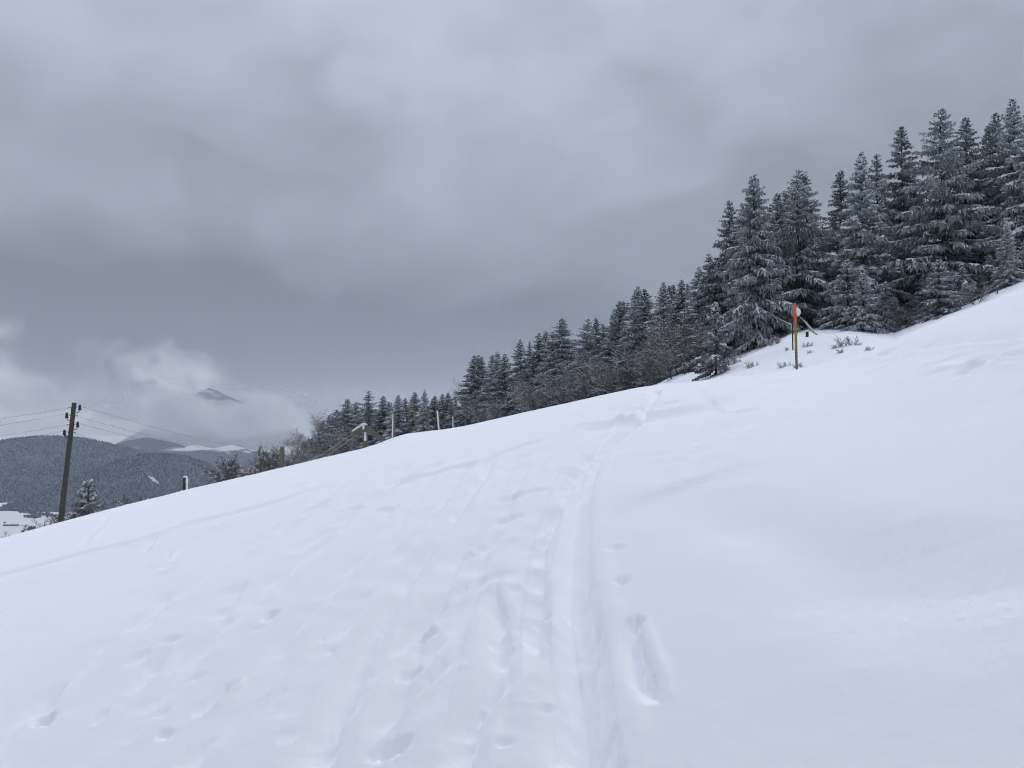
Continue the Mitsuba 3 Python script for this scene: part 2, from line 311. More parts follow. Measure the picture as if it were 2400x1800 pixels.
def relief(xy):
    """Everything that lies in the snow: tracks, footprints, brows, heaps, wind texture."""
    h = 0.05 * fb2(xy, 0.5, 3, 3) + 0.012 * fb2(xy, 2.2, 3, 8) + 0.004 * fb2(xy, 9.0, 3, 12)
    # the trodden strip in the middle is rougher
    for pts, w, depth, shoulder, wob in TRACKS:
        w, depth = (w, depth) if w < 0.12 else (w * 0.9, depth * 0.6)
        line, ss = path_on_snow(pts)
        tree = cKDTree(line)
        d, i = tree.query(xy, distance_upper_bound=5 * w)
        m = np.isfinite(d)
        i, d = i[m], d[m]
        tan = np.gradient(line, axis=0)
        tan /= np.linalg.norm(tan, axis=1, keepdims=True) + 1e-9
        v = xy[m] - line[i]
        side = np.sign(tan[i, 0] * v[:, 1] - tan[i, 1] * v[:, 0])
        al = ss[i]
        q = np.stack([al * 2.5, 0 * al, 0 * al + len(pts)], 1)
        amp = np.clip(1 + wob * 3.0 * (meshkit.fbm(q, 3, 4) - 0.5), 0.05, 2.0)
        end = np.clip(np.minimum(al, ss[-1] - al) / min(0.35, 0.3 * ss[-1]), 0, 1)
        sr = -side * d                                              # positive on the uphill (right) side
        sr = (sr + w * (0.14 * fb2(xy[m], 14.0, 2, 6) + 0.5 * wob * fb2(xy[m], 5.0, 2, 16))) / w
        wall = np.clip(sr / 0.8 + 0.5, 0, 1)
        prof = np.where(sr < 0, np.exp(-(np.clip(-sr - 0.6, 0, None) / 1.5) ** 2), 1.0) * (1 - wall * wall * (3 - 2 * wall))
        g = -depth * amp * end * prof
        g += depth * shoulder * amp * end * np.exp(-((sr - 1.0) / 0.7) ** 2)
        h[m] += g
    for pts, hh, sharp, fade in STEPS:
        hh = hh * 0.7
        line, ss = path_on_snow(pts)
        tree = cKDTree(line)
        d, i = tree.query(xy, distance_upper_bound=3 * fade)
        m = np.isfinite(d)
        i, d = i[m], d[m]
        tan = np.gradient(line, axis=0)
        tan /= np.linalg.norm(tan, axis=1, keepdims=True) + 1e-9
        v = xy[m] - line[i]
        s = d * np.sign(tan[i, 0] * v[:, 1] - tan[i, 1] * v[:, 0]) + 0.12 * fb2(xy[m], 1.5, 3, 2)
        al = ss[i]
        end = np.clip(np.minimum(al, ss[-1] - al) / (0.12 * ss[-1]), 0, 1)
        h[m] += hh * end * np.exp(-(s / fade) ** 2) * 0.5 * (np.tanh(s / sharp) - np.clip(s / fade, -1, 1) * 0.6)
    for pts, w, hh in BANDS:
        line, ss = path_on_snow(pts)
        d, i = cKDTree(line).query(xy, distance_upper_bound=4 * w)
        m = np.isfinite(d)
        al = ss[i[m]]
        end = np.clip(np.minimum(al, ss[-1] - al) / (0.3 * ss[-1]), 0, 1)
        h[m] += hh * end * np.exp(-(d[m] / w) ** 2)
    for px, py, rad, dep in PITS:
        rad, dep = (rad * 0.6, dep * 0.55) if rad < 0.095 else (rad * 0.8, dep * 0.6)
        c = on_snow(px, py)
        v = xy - c
        m = np.abs(v).max(1) < 4 * rad
        vm = v[m]
        st = np.array([math.cos(px * 1.7), math.sin(px * 1.7)])
        vm = vm - 0.35 * np.outer(vm @ st, st)
        d = np.linalg.norm(vm, axis=1) * (1 + 1.0 * fb2(xy[m], 9.0, 2, int(px)))
        d2 = d * (1 + 0.9 * fb2(xy[m], 30.0, 3, int(py)))
        h[m] += -dep * np.exp(-(d2 / rad) ** 3) + 0.05 * dep * np.exp(-((d - 1.8 * rad) / (0.6 * rad)) ** 2)
    for px, py, rad, hh in HEAPS:
        c = on_snow(px, py)
        v = xy - c
        m = np.abs(v).max(1) < 3 * rad
        d = np.linalg.norm(v[m], axis=1) * (1 + 0.6 * fb2(xy[m], 1.2 / rad, 2, int(px)))
        h[m] += hh * np.exp(-(d / rad) ** 2)
    return h


def grid_faces(nr, nc, closed=False):
    i, j = np.meshgrid(np.arange(nr - 1), np.arange(nc if closed else nc - 1), indexing='ij')
    j2 = (j + 1) % nc
    a, b, c, d = i * nc + j, i * nc + j2, (i + 1) * nc + j2, (i + 1) * nc + j
    return np.concatenate([np.stack([a, c, b], -1).reshape(-1, 3), np.stack([a, d, c], -1).reshape(-1, 3)])


phis = np.concatenate([np.linspace(-0.64, 0.64, 760), np.linspace(0.64, 2 * math.pi - 0.64, 150)[1:-1]])
rad = np.concatenate([np.geomspace(0.6, 44.0, 520), np.geomspace(44.0, 1500.0, 110)[1:]])
PH, RR = np.meshgrid(phis, rad)
PHw = wrap(PH)
X, Y = RR * np.sin(PH), RR * np.cos(PH)
Z = ground_polar(PHw, RR)
m = (RR < 46) & (np.abs(PHw) < 0.75)
Z[m] += relief(np.stack([X[m], Y[m]], 1)) * np.clip((46 - RR[m]) / 8, 0, 1)
mf = RR > 40
Z[mf] += (np.clip((RR[mf] - 40) / 20, 0, 1) * (0.5 * fb2(np.stack([X[mf], Y[mf]], 1), 0.12, 4, 7) + 0.28 * fb2(np.stack([X[mf], Y[mf]], 1), 0.55, 4, 9)))
V = np.stack([X, Y, Z], -1).reshape(-1, 3)
V = np.vstack([V, [[0, 0, -EYE]]])
fc = grid_faces(len(rad), len(phis), True)
hub = np.stack([np.full(len(phis), len(V) - 1), np.arange(len(phis)), (np.arange(len(phis)) + 1) % len(phis)], 1)[:, [0, 2, 1]]
snow_mesh = trimesh.Trimesh(V, np.vstack([fc, hub]), process=False)
if snow_mesh.face_normals[:2000, 2].mean() < 0:
    snow_mesh = trimesh.Trimesh(V, np.vstack([fc, hub])[:, ::-1], process=False)
structure('snow_slope', mikit.ply(snow_mesh, SNOW, smooth=True))

# ------------------------------------------------------------------ valley, wooded hills, mountains
VALLEY = -212.0
gx, gy = np.meshgrid(np.linspace(-6500, 6500, 160), np.concatenate([np.linspace(250, 4500, 170), np.linspace(4500, 11500, 30)[1:]]))
gz = VALLEY + 9 * (meshkit.fbm(np.stack([gx / 260, gy / 260, 0 * gx], -1), 4, 2) - 0.5) + 22 * (meshkit.fbm(np.stack([gx / 900, gy / 900, 0 * gx], -1), 3, 6) - 0.5)


def sheet(gx, gy, gz):
    v = np.stack([gx, gy, gz], -1).reshape(-1, 3)
    f = grid_faces(*gx.shape)
    mm = trimesh.Trimesh(v, f, process=False)
    return mm if mm.face_normals[:, 2].mean() > 0 else trimesh.Trimesh(v, f[:, ::-1], process=False)


structure('valley_floor', mikit.ply(sheet(gx, gy, gz), FAR_SNOW, smooth=True))


def valley_z(x, y):
    q = np.stack([np.asarray(x, float), np.asarray(y, float), 0 * np.asarray(x, float)], -1)
    return VALLEY + 9 * (meshkit.fbm(q / 260 * [1, 1, 0], 4, 2) - 0.5) + 22 * (meshkit.fbm(q / 900 * [1, 1, 0], 3, 6) - 0.5)


def ridge_hill(D, profile, front, back, x0, x1, nx, ny, rough, seed, power=1.0):
    """A hill whose crest runs at about distance D; profile gives its crest where the photograph shows it."""
    pr = np.array([(at(px, py, D)[0], at(px, py, D)[2]) for px, py in profile])

    def height(x, y):
        x, y = np.asarray(x, float), np.asarray(y, float)
        top = np.interp(x, pr[:, 0], pr[:, 1])
        t = (y - D) / np.where(y < D, front, back)
        shape = np.clip(1 - np.abs(t) ** 1.35, -0.2, 1)
        n = meshkit.fbm(np.stack([x / 420, y / 420, 0 * x], -1), 5, seed) - 0.5
        n2 = meshkit.fbm(np.stack([x / 150, y / 420, 0 * x + 5], -1), 3, seed + 3) - 0.5
        return VALLEY - 8 + (top - VALLEY + 8) * np.sign(shape) * np.abs(shape) ** power + rough * (n + 0.5 * n2) * np.clip(np.abs(t) * 3, 0, 1)

    hx, hy = np.meshgrid(np.linspace(x0, x1, nx), np.linspace(D - front * 1.05, D + back * 1.05, ny))
    return height, sheet(hx, hy, np.maximum(height(hx, hy), VALLEY - 12)), pr


profA = [(-500, 1085), (-250, 1062), (-80, 1046), (0, 1037), (34, 1029), (95, 1023), (147, 1023), (181, 1027), (226, 1038), (271, 1049), (316, 1066), (380, 1092), (470, 1130), (560, 1165), (700, 1200)]
hA, meshA, _ = ridge_hill(3000, profA, 900, 900, -2700, -300, 150, 90, 40, 41)
structure('wooded_hill', mikit.ply(meshA, HILL_GROUND, smooth=True), 'dark wooded hill across the valley behind the utility pole')
profB = [(150, 1205), (220, 1140), (280, 1090), (316, 1070), (345, 1066), (373, 1065), (407, 1069), (452, 1086), (475, 1101), (500, 1119), (530, 1145), (560, 1175), (590, 1200)]
hB, meshB, _ = ridge_hill(2500, profB, 560, 700, -1500, -680, 110, 80, 22, 77)
structure('wooded_hill', mikit.ply(meshB, HILL_GROUND, smooth=True), 'rounded wooded spur in front of the pale mountain')
prof1 = [(120, 1090), (200, 1072), (235, 1060), (267, 1044), (300, 1032), (345, 1025), (390, 1034), (412, 1050), (433, 1051), (452, 1042), (474, 1048), (501, 1051), (525, 1046), (544, 1042), (569, 1053), (620, 1062), (700, 1068), (850, 1080), (1000, 1090), (1300, 1100)]
h1, mesh1, _ = ridge_hill(4000, prof1, 620, 700, -2800, 300, 240, 110, 45, 15)
structure('snow_capped_ridge', mikit.ply(mesh1, HAZY_WOOD, smooth=True), 'pale wooded ridge with two white snowfields on its top')
prof2 = [(-700, 1060), (-100, 1060), (200, 1060), (330, 1056), (385, 1050), (415, 1010), (435, 968), (455, 938), (475, 917), (492, 909), (508, 916), (530, 926), (560, 939), (600, 951), (640, 968), (670, 1005),
         (700, 1050), (900, 1060), (1300, 1060)]
h2, mesh2, _ = ridge_hill(7200, prof2, 1500, 1200, -8000, 400, 900, 160, 30, 63, 1.15)
structure('mountain', mikit.ply(mesh2, ROCK, smooth=True), 'distant rocky peak showing through a gap in the clouds')


def far_wood(height, n, region, seed, conifer, keep=lambda x, y: np.ones(len(x), bool), hmin=4.5, hmax=9):
    r = np.random.default_rng(seed)
    x, y = r.uniform(region[0], region[1], n), r.uniform(region[2], region[3], n)
    dens = meshkit.fbm(np.stack([x / 60, y / 60, 0 * x], -1), 4, 9)
    k = ((dens > 0.52) if conifer else (dens < 0.58)) & keep(x, y)
    x, y = x[k], y[k]
    z = height(x, y)
    k = z > VALLEY - 3
    x, y, z = x[k], y[k], z[k]
    s = r.uniform(hmin, hmax, len(x)) * (1.0 if conifer else 0.8)
    if conifer:
        rings = [(0.0, 0.14), (0.10, 0.25), (1.0, 0.0)]
    else:
        rings = [(0.0, 0.15), (0.4, 0.46), (0.8, 0.34), (1.0, 0.0)]
    k5 = 5
    a = np.arange(k5) * 2 * math.pi / k5
    base = np.vstack([[(w * math.cos(t), w * math.sin(t), h) for t in a] for h, w in rings])
    f = grid_faces(len(rings), k5, True)
    rot = r.uniform(0, 6.28, len(x))
    c, sn = np.cos(rot), np.sin(rot)
    jig = 1 + 0.35 * (r.random((len(x), len(base), 1)) - 0.5)
    b = base[None] * jig * s[:, None, None]
    vx = b[..., 0] * c[:, None] - b[..., 1] * sn[:, None] + x[:, None]
    vy = b[..., 0] * sn[:, None] + b[..., 1] * c[:, None] + y[:, None]
    vz = b[..., 2] + (z - 0.8)[:, None]
    v = np.stack([vx, vy, vz], -1).reshape(-1, 3)
    ff = (f[None] + (np.arange(len(x)) * len(base))[:, None, None]).reshape(-1, 3)
    return v, ff


_ys = np.linspace(1950, 2500, 500)
_hit = [at(360, 1125, y_) for y_ in _ys]
_k = next((i for i, p_ in enumerate(_hit) if float(hB(p_[0], p_[1])) >= p_[2]), 200)
mead = _hit[_k]


def keepB(x, y):
    c, s_ = math.cos(-0.75), math.sin(-0.75)
    dx, dy = x - mead[0], y - mead[1]
    return ((dx * c + dy * s_) / 28.0) ** 2 + ((dy * c - dx * s_) / 9.0) ** 2 > 1


pieces = [far_wood(hA, 17000, (-2650, -320, 2085, 3100), 1, True), far_wood(hB, 7000, (-1480, -680, 1925, 2620), 2, True, keepB)]
piecesb = [far_wood(hA, 20000, (-2650, -320, 2085, 3100), 3, False), far_wood(hB, 7000, (-1480, -680, 1925, 2620), 4, False, keepB)]


def stack(pcs):
    vs, fs, o = [], [], 0
    for v, f in pcs:
        vs.append(v)
        fs.append(f + o)
        o += len(v)
    return trimesh.Trimesh(np.vstack(vs), np.vstack(fs), process=False)


structure('hill_conifer_forest', mikit.ply(stack(pieces), CONIFER_FAR, smooth=True), 'dark conifers covering the hills across the valley', 'stuff')
structure('hill_bare_woodland', mikit.ply(stack(piecesb), BROADLEAF_FAR, smooth=True), 'frosty leafless woodland covering the hills across the valley', 'stuff')

mt_, ma_ = np.meshgrid(np.linspace(0, 1, 12), np.linspace(0, 2 * math.pi, 40))
mw_ = 1 + 0.5 * (meshkit.noise(np.stack([np.cos(ma_) * 2, np.sin(ma_) * 2, 0 * ma_], -1), 3) - 0.5)
mx_, my_ = 27 * mt_ * mw_ * np.cos(ma_), 8.0 * mt_ * mw_ * np.sin(ma_)
mx_, my_ = mead[0] + mx_ * math.cos(-0.75) - my_ * math.sin(-0.75), mead[1] + mx_ * math.sin(-0.75) + my_ * math.cos(-0.75)
structure('snowy_meadow', mikit.ply(sheet(mx_, my_, hB(mx_, my_) + 1.2), MEADOW, smooth=True), 'white meadow cut into the wooded spur')

# hedges and copses on the valley fields
def strip_wood(pts, Ys, n, spread, seed, hmin=4, hmax=9):
    r = np.random.default_rng(seed)
    P = np.array([at(px, py, y_)[:2] for (px, py), y_ in zip(pts, Ys)])
    t = r.random(n) * (len(P) - 1)
    i = np.minimum(t.astype(int), len(P) - 2)
    c = P[i] + (P[i + 1] - P[i]) * (t - i)[:, None] + r.normal(0, spread, (n, 2))
    xs, ys = c[:, 0], c[:, 1]
    lo = dict(zip(range(n), range(n)))
    v, f = far_wood(lambda a, b: valley_z(a, b), n, (0, 1, 0, 1), seed, False) if False else (None, None)
    s = r.uniform(hmin, hmax, n)
    rings = [(0.0, 0.2), (0.3, 0.5), (0.65, 0.48), (0.9, 0.25), (1.0, 0.0)]
    a = np.arange(5) * 2 * math.pi / 5
    base = np.vstack([[(w * math.cos(t_), w * math.sin(t_), h) for t_ in a] for h, w in rings])
    ff = grid_faces(len(rings), 5, True)
    b = base[None] * (1 + 0.4 * (r.random((n, len(base), 1)) - 0.5)) * s[:, None, None]
    z = valley_z(xs, ys) - 0.5
    v = np.stack([b[..., 0] + xs[:, None], b[..., 1] + ys[:, None], b[..., 2] + z[:, None]], -1).reshape(-1, 3)
    return v, (ff[None] + (np.arange(n) * len(base))[:, None, None]).reshape(-1, 3)


hed = stack([strip_wood([(40, 1192), (80, 1198), (130, 1206), (180, 1216)], [1950, 1900, 1830, 1740], 70, 6, 1),
             strip_wood([(0, 1196), (30, 1194), (45, 1186)], [1980, 1990, 2020], 90, 14, 2), strip_wood([(72, 1202), (92, 1206)], [1830, 1820], 26, 7, 3),
             strip_wood([(150, 1190), (220, 1196)], [2000, 1950], 60, 10, 4), strip_wood([(50, 1178), (110, 1182), (170, 1186)], [2120, 2100, 2080], 150, 18, 5)])
structure('valley_hedges', mikit.ply(hed, BROADLEAF_FAR), 'leafless hedges between the snowy valley fields', 'stuff')
_p = at(71, 1231, 1620)
_vv, _ff = strip_wood([(70, 1231), (72, 1231)], [1620, 1622], 9, 3.0, 12, 6, 10)
k = thing('field_tree', 'small round dark tree alone in the snowy valley field', 'tree')
part('crown', k, mikit.ply((_vv, _ff), BROADLEAF_FAR))
part('trunk', k, mikit.ply(trimesh.creation.cylinder(0.4, 5, sections=8, transform=trimesh.transformations.translation_matrix([_p[0], _p[1], float(valley_z(_p[0], _p[1])) + 2])), BARK))

# the long barn in the valley
b0, b1 = at(15, 1221, 1700), at(37, 1222, 1690)
bc, bl = (b0 + b1) / 2, float(np.linalg.norm((b1 - b0)[:2]))
bz = float(valley_z(bc[0], bc[1]))
k = thing('barn', 'long dark barn standing on the snowy valley floor', 'barn')
Rb = T().translate([bc[0], bc[1], bz]).rotate([0, 0, 1], 8)
part('wall', k, mikit.ply(trimesh.creation.box((bl, 7, 3.6), transform=trimesh.transformations.translation_matrix([0, 0, 1.8])), IRON, to_world=Rb))
roofp = trimesh.creation.extrude_polygon(__import__('shapely').geometry.Polygon([(-4.6, 3.3), (4.6, 3.3), (0, 5.6)]), bl + 1.2)
roofp.apply_transform(np.array([[0, 0, 1, -(bl + 1.2) / 2], [1, 0, 0, 0], [0, 1, 0, 0.02], [0, 0, 0, 1.0]]))
part('roof', k, mikit.ply(roofp, FAR_SNOW, to_world=Rb))
part('door', k, mikit.ply(trimesh.creation.box((4, 0.1, 2.8), transform=trimesh.transformations.translation_matrix([2, -3.56, 1.5])), BARK, to_world=Rb))
part('silo', k, mikit.ply(trimesh.creation.cylinder(1.8, 8, sections=14, transform=trimesh.transformations.translation_matrix([-bl / 2 + 1, 1, 4])), IRON, to_world=Rb))

# ------------------------------------------------------------------ trees
UP = np.array([0, 0, 1.0])


def tubes(P0, P1, R0, R1, sides=4):
    """Many tapered prisms in one mesh."""
    P0, P1, R0, R1 = (np.asarray(a, float) for a in (P0, P1, R0, R1))
    d = P1 - P0
    d /= np.linalg.norm(d, axis=1, keepdims=True) + 1e-9
    a = np.cross(d, np.where(np.abs(d[:, 2:]) < 0.9, [[0, 0, 1.0]], [[1.0, 0, 0]]))
    a /= np.linalg.norm(a, axis=1, keepdims=True) + 1e-9
    b = np.cross(d, a)
    t = np.arange(sides) * 2 * math.pi / sides
    ring = np.cos(t)[None, :, None] * a[:, None] + np.sin(t)[None, :, None] * b[:, None]
    v = np.concatenate([P0[:, None] + R0[:, None, None] * ring, P1[:, None] + R1[:, None, None] * ring], 1)
    j = np.arange(sides)
    j2 = (j + 1) % sides
    f = np.vstack([np.stack([j, j2, j2 + sides], 1), np.stack([j, j2 + sides, j + sides], 1)])
    n = len(P0)
    return v.reshape(-1, 3), (f[None] + (np.arange(n) * 2 * sides)[:, None, None]).reshape(-1, 3)


def rhombs(P, D, Ln, W, S):
    P, D, S = (np.asarray(a, float) for a in (P, D, S))
    Ln, W = np.asarray(Ln, float)[:, None], np.asarray(W, float)[:, None]
    mid = P + D * Ln * 0.45
    v = np.stack([P, mid + S * W / 2, P + D * Ln, mid - S * W / 2], 1).reshape(-1, 3)
    f = np.array([[0, 1, 2], [0, 2, 3]])
    return v, (f[None] + (np.arange(len(P)) * 4)[:, None, None]).reshape(-1, 3)


def unit(a):
    return a / (np.linalg.norm(a, axis=-1, keepdims=True) + 1e-9)


def spruce(seed, h=20.0, R=3.0, start=0.06, pw=0.85, spacing=0.55, droop=0.25, snow=0.5, thick=0.07, snow_w=0.10, per=6, dens=0.2, hang=0.4, leads=((0, 0, 1.0),), ragged=0.25):
    r = np.random.default_rng(seed)
    if h > 10:
        snow_w, spacing, hang, snow = snow_w * 1.25, spacing * 0.86, hang * 1.2, min(0.9, snow * 1.2)
    bl, sn, tr = [], [], []
    for li, (lx, ly, lh) in enumerate(leads):
        top = h * lh
        z = start * h if li == 0 else top * 0.62
        z0 = start * h
        while z < top * 0.985:
            t = (z - z0) / (top - z0)
            L0 = R * (1 - t) ** pw * (0.72 + 0.28 * min(1, t / 0.15)) + 0.06
            fs = 0.15 + 0.85 * min(1.0, (1 - t) / 0.5)
            if li:
                L0 *= 0.7
            lean = np.array([lx, ly]) * min(1.0, z / top)
            a0 = r.uniform(0, 6.28)
            nb = max(3, int(round(per * r.uniform(0.8, 1.2))))
            for k in range(nb):
                az = a0 + 2 * math.pi * k / nb + r.normal(0, 0.22)
                L = L0 * r.uniform(1 - 1.3 * ragged, 1 + 0.6 * ragged)
                if r.random() < 0.06:
                    L *= 1.25
                zb = min(z + r.normal(0, spacing * 0.62) * (1 - 0.85 * t), top * 0.995)
                if t < 0.8 and r.random() < 0.05:
                    continue
                tt = (zb - z0) / (top - z0)
                e0 = -0.28 + 0.70 * tt + r.normal(0, 0.13)
                dro = droop * (1 - 0.6 * tt) * r.uniform(0.7, 1.3)
                upt = dro * 0.55
                out = np.array([math.cos(az), math.sin(az), 0])
                side = np.array([-math.sin(az), math.cos(az), 0])
                ns = max(4, int(L / dens))
                s = (np.arange(ns) + 0.6) / ns
                bend = r.normal(0, 0.08)
                def spine(s):
                    s = np.asarray(s)[:, None]
                    return np.array([lean[0], lean[1], zb]) + out * L * s + side * bend * L * s ** 2 + UP * L * (e0 * s - dro * s ** 2 + upt * s ** 3)
                p = spine(s)
                tan = unit(spine(s + 0.02) - p)
                tr.append((spine([0.0])[0], spine([0.55])[0], 0.02 + 0.011 * L, 0.012))
                # side twigs, with small blades on them
                for sg in (-1, 1):
                    ll = (0.36 * L * (1 - s) ** 0.8 + 0.18 * fs) * r.uniform(0.6, 1.2, ns)
                    d = unit(tan * 0.8 + sg * side * 0.75 + UP * r.normal(-0.10, 0.12, ns)[:, None])
                    bl.append((p, d, ll, 0.07 + 0.13 * np.minimum(ll, 1.0), unit(np.cross(d, UP) + r.normal(0, 0.35, (ns, 3)))))
                    sel = r.random(ns) < snow
                    if sel.any():
                        ds = d[sel]
                        sn.append((p[sel] + UP * 0.03 + ds * 0.05, ds, ll[sel] * 0.85, (0.045 + 0.12 * ll[sel]) * (snow_w / 0.10), unit(np.cross(ds, UP) + r.normal(0, 0.12, (sel.sum(), 3)))))
                    for q in (0.3, 0.62, 0.92):
                        pp = p + d * (ll * q)[:, None]
                        dd = unit(d * r.uniform(0.1, 0.8, ns)[:, None] + tan * 0.3 - UP * r.uniform(0.1, 1.1, ns)[:, None] * (hang / 0.4) + r.normal(0, 0.25, (ns, 3)))
                        bl.append((pp, dd, r.uniform(0.16, 0.40, ns) * (0.6 + hang) * fs, r.uniform(0.07, 0.17, ns) * (0.45 + 0.55 * fs), unit(np.cross(dd, r.normal(0, 1, (ns, 3))))))
                    sel = r.random(ns) < 0.30 * snow
                    if sel.any():
                        sn.append((pp[sel] + UP * 0.03, dd[sel], 0.22 + 0.12 * r.random(sel.sum()), 0.05 + 0.07 * r.random(sel.sum()), unit(np.cross(dd[sel], UP) + r.normal(0, 0.2, (sel.sum(), 3)))))
                # twigs hanging under the bough
                for _ in range(2):
                    dd = unit(tan * 0.25 - UP + r.normal(0, 0.35, (ns, 3)))
                    bl.append((p, dd, r.uniform(0.15, 0.9, ns) * hang * (0.5 + 0.35 * L ** 0.5) * fs, r.uniform(0.07, 0.18, ns) * (0.45 + 0.55 * fs), unit(np.cross(dd, r.normal(0, 1, (ns, 3))))))
                # snow ridge along the bough, in pieces
                w = snow_w * (0.45 + 0.75 * (1 - s)) * r.uniform(0.5, 1.5, ns)
                nz = np.convolve(r.random(ns + 2), [0.25, 0.5, 0.25], 'valid')
                on = (nz > 0.62 - 0.42 * min(1.2, snow + 0.25))
                on[s < 0.12] = False
                for i in range(ns - 1):
                    if on[i] and on[i + 1]:
                        SN_STRIP.append((p[i], p[i + 1], side, w[i], w[i + 1], thick * r.uniform(0.6, 1.3)))
            z += spacing * (0.36 + 0.80 * (1 - t) ** 0.7) * r.uniform(0.85, 1.15)
    B = [np.concatenate([b[i] for b in bl]) for i in range(5)]
    crown = rhombs(*B)
    parts_sn = []
    if sn:
        Sx = [np.concatenate([b[i] for b in sn]) for i in range(5)]
        parts_sn.append(rhombs(*Sx))
    if SN_STRIP:
        a, b, sd, wa, wb, th = (np.array([x[i] for x in SN_STRIP]) for i in range(6))
        ua = UP * th[:, None]
        v = np.stack([a - sd * wa[:, None] - UP * 0.02, a + ua, a + sd * wa[:, None] - UP * 0.02, b - sd * wb[:, None] - UP * 0.02, b + ua, b + sd * wb[:, None] - UP * 0.02], 1).reshape(-1, 3)
        f = np.array([[0, 3, 4], [0, 4, 1], [1, 4, 5], [1, 5, 2]])
        parts_sn.append((v, (f[None] + (np.arange(len(a)) * 6)[:, None, None]).reshape(-1, 3)))
        SN_STRIP.clear()
    P0, P1, R0, R1 = [], [], [], []
    for lx, ly, lh in leads:
        zs = np.linspace(-0.6, h * lh * 0.99, 9)
        for i in range(8):
            f0, f1 = max(0, zs[i]) / (h * lh), max(0, zs[i + 1]) / (h * lh)
            P0.append((lx * f0, ly * f0, zs[i])); P1.append((lx * f1, ly * f1, zs[i + 1]))
            R0.append(0.011 * h * (1 - f0) + 0.02); R1.append(0.011 * h * (1 - f1) + 0.02)
    for a, b, ra, rb in tr:
        P0.append(a); P1.append(b); R0.append(ra); R1.append(rb)
    for _ in range(int(14 + 30 * start)):
        zz, a_ = r.uniform(0.02, start + 0.12) * h, r.uniform(0, 6.28)
        l = r.uniform(0.3, 1.2)
        P0.append((0, 0, zz)); P1.append((l * math.cos(a_), l * math.sin(a_), zz + r.uniform(-0.4, 0.1))); R0.append(0.025); R1.append(0.01)
    trunk = tubes(P0, P1, R0, R1, 6)
    return {'h': h, 'crown': crown, 'trunk': trunk, 'snow': stack(parts_sn)}


SN_STRIP = []


def bare(seed, h=9.0, stems=1, spread=0.45, levels=4, kids=5, twig=0.013, snow=0.5, up=0.35, stem_r=0.09, first=0.25):
    """A leafless tree or bush: recursive limbs, fine twigs, thin snow lying on the limbs."""
    r = np.random.default_rng(seed)
    segs = []

    def grow(p, d, L, rad, lev):
        n = 5 if lev == 0 else 4 if lev == 1 else 3
        step = L / n
        for i in range(n):
            d2 = unit(d + r.normal(0, 0.13 + 0.05 * lev, 3) + UP * up * 0.12)
            p2 = p + d2 * step
            ra, rb = rad * (1 - 0.75 * i / n), rad * (1 - 0.75 * (i + 1) / n)
            segs.append((p, p2, max(ra, twig * 0.6), max(rb, twig * 0.4), lev))
            if lev < levels - 1 and (i >= 1 or lev > 0) and (lev > 0 or (i + 0.5) / n > first):
                for _ in range(kids if lev == 0 else max(2, kids - 1 - lev // 2) if lev < 2 else 2):
                    if r.random() < 0.85:
                        o = unit(np.cross(d2, r.normal(0, 1, 3)))
                        a = r.uniform(0.55, 1.1)
                        d3 = unit(d2 * math.cos(a) + o * math.sin(a) + UP * up * 0.4)
                        grow(p + (p2 - p) * r.random(), d3, L * r.uniform(0.34, 0.58) * (1.1 - 0.5 * i / n), max(rb * 0.6, twig), lev + 1)
            p, d = p2, d2

    for s in range(stems):
        a = r.uniform(0, 6.28)
        tilt = spread * r.uniform(0.3, 1.0) if stems > 1 else spread * 0.12
        d = unit(np.array([math.cos(a) * tilt, math.sin(a) * tilt, 1.0]))
        grow(np.array([math.cos(a) * 0.12 * (stems > 1), math.sin(a) * 0.12 * (stems > 1), -0.3]), d, h * r.uniform(0.75, 1.0) * 0.85, stem_r, 0)
    P0, P1 = np.array([s[0] for s in segs]), np.array([s[1] for s in segs])
    R0, R1, lv = np.array([s[2] for s in segs]), np.array([s[3] for s in segs]), np.array([s[4] for s in segs])
    hh = P1[:, 2].max()
    th = lv < 2
    trunk = tubes(P0[th], P1[th], R0[th], R1[th], 5)
    crown = tubes(P0[~th], P1[~th], R0[~th], R1[~th], 3)
    d = unit(P1 - P0)
    sel = (np.abs(d[:, 2]) < 0.75) & (lv > 0) & (r.random(len(lv)) < snow * np.where(lv >= 3, 0.45, 1.0))
    sd = unit(np.cross(d[sel], UP))
    w0, w1 = R0[sel] * 0.9 + 0.006, R1[sel] * 0.9 + 0.006
    a, b = P0[sel] + UP * (R0[sel] * 0.5)[:, None], P1[sel] + UP * (R1[sel] * 0.5)[:, None]
    tp = UP * (0.022 + 0.5 * R0[sel])[:, None]
    v = np.stack([a - sd * w0[:, None], a + tp, a + sd * w0[:, None], b - sd * w1[:, None], b + tp, b + sd * w1[:, None]], 1).reshape(-1, 3)
    f = np.array([[0, 3, 4], [0, 4, 1], [1, 4, 5], [1, 5, 2]])
    return {'h': hh, 'crown': crown, 'trunk': trunk, 'snow': (v, (f[None] + (np.arange(sel.sum()) * 6)[:, None, None]).reshape(-1, 3))}


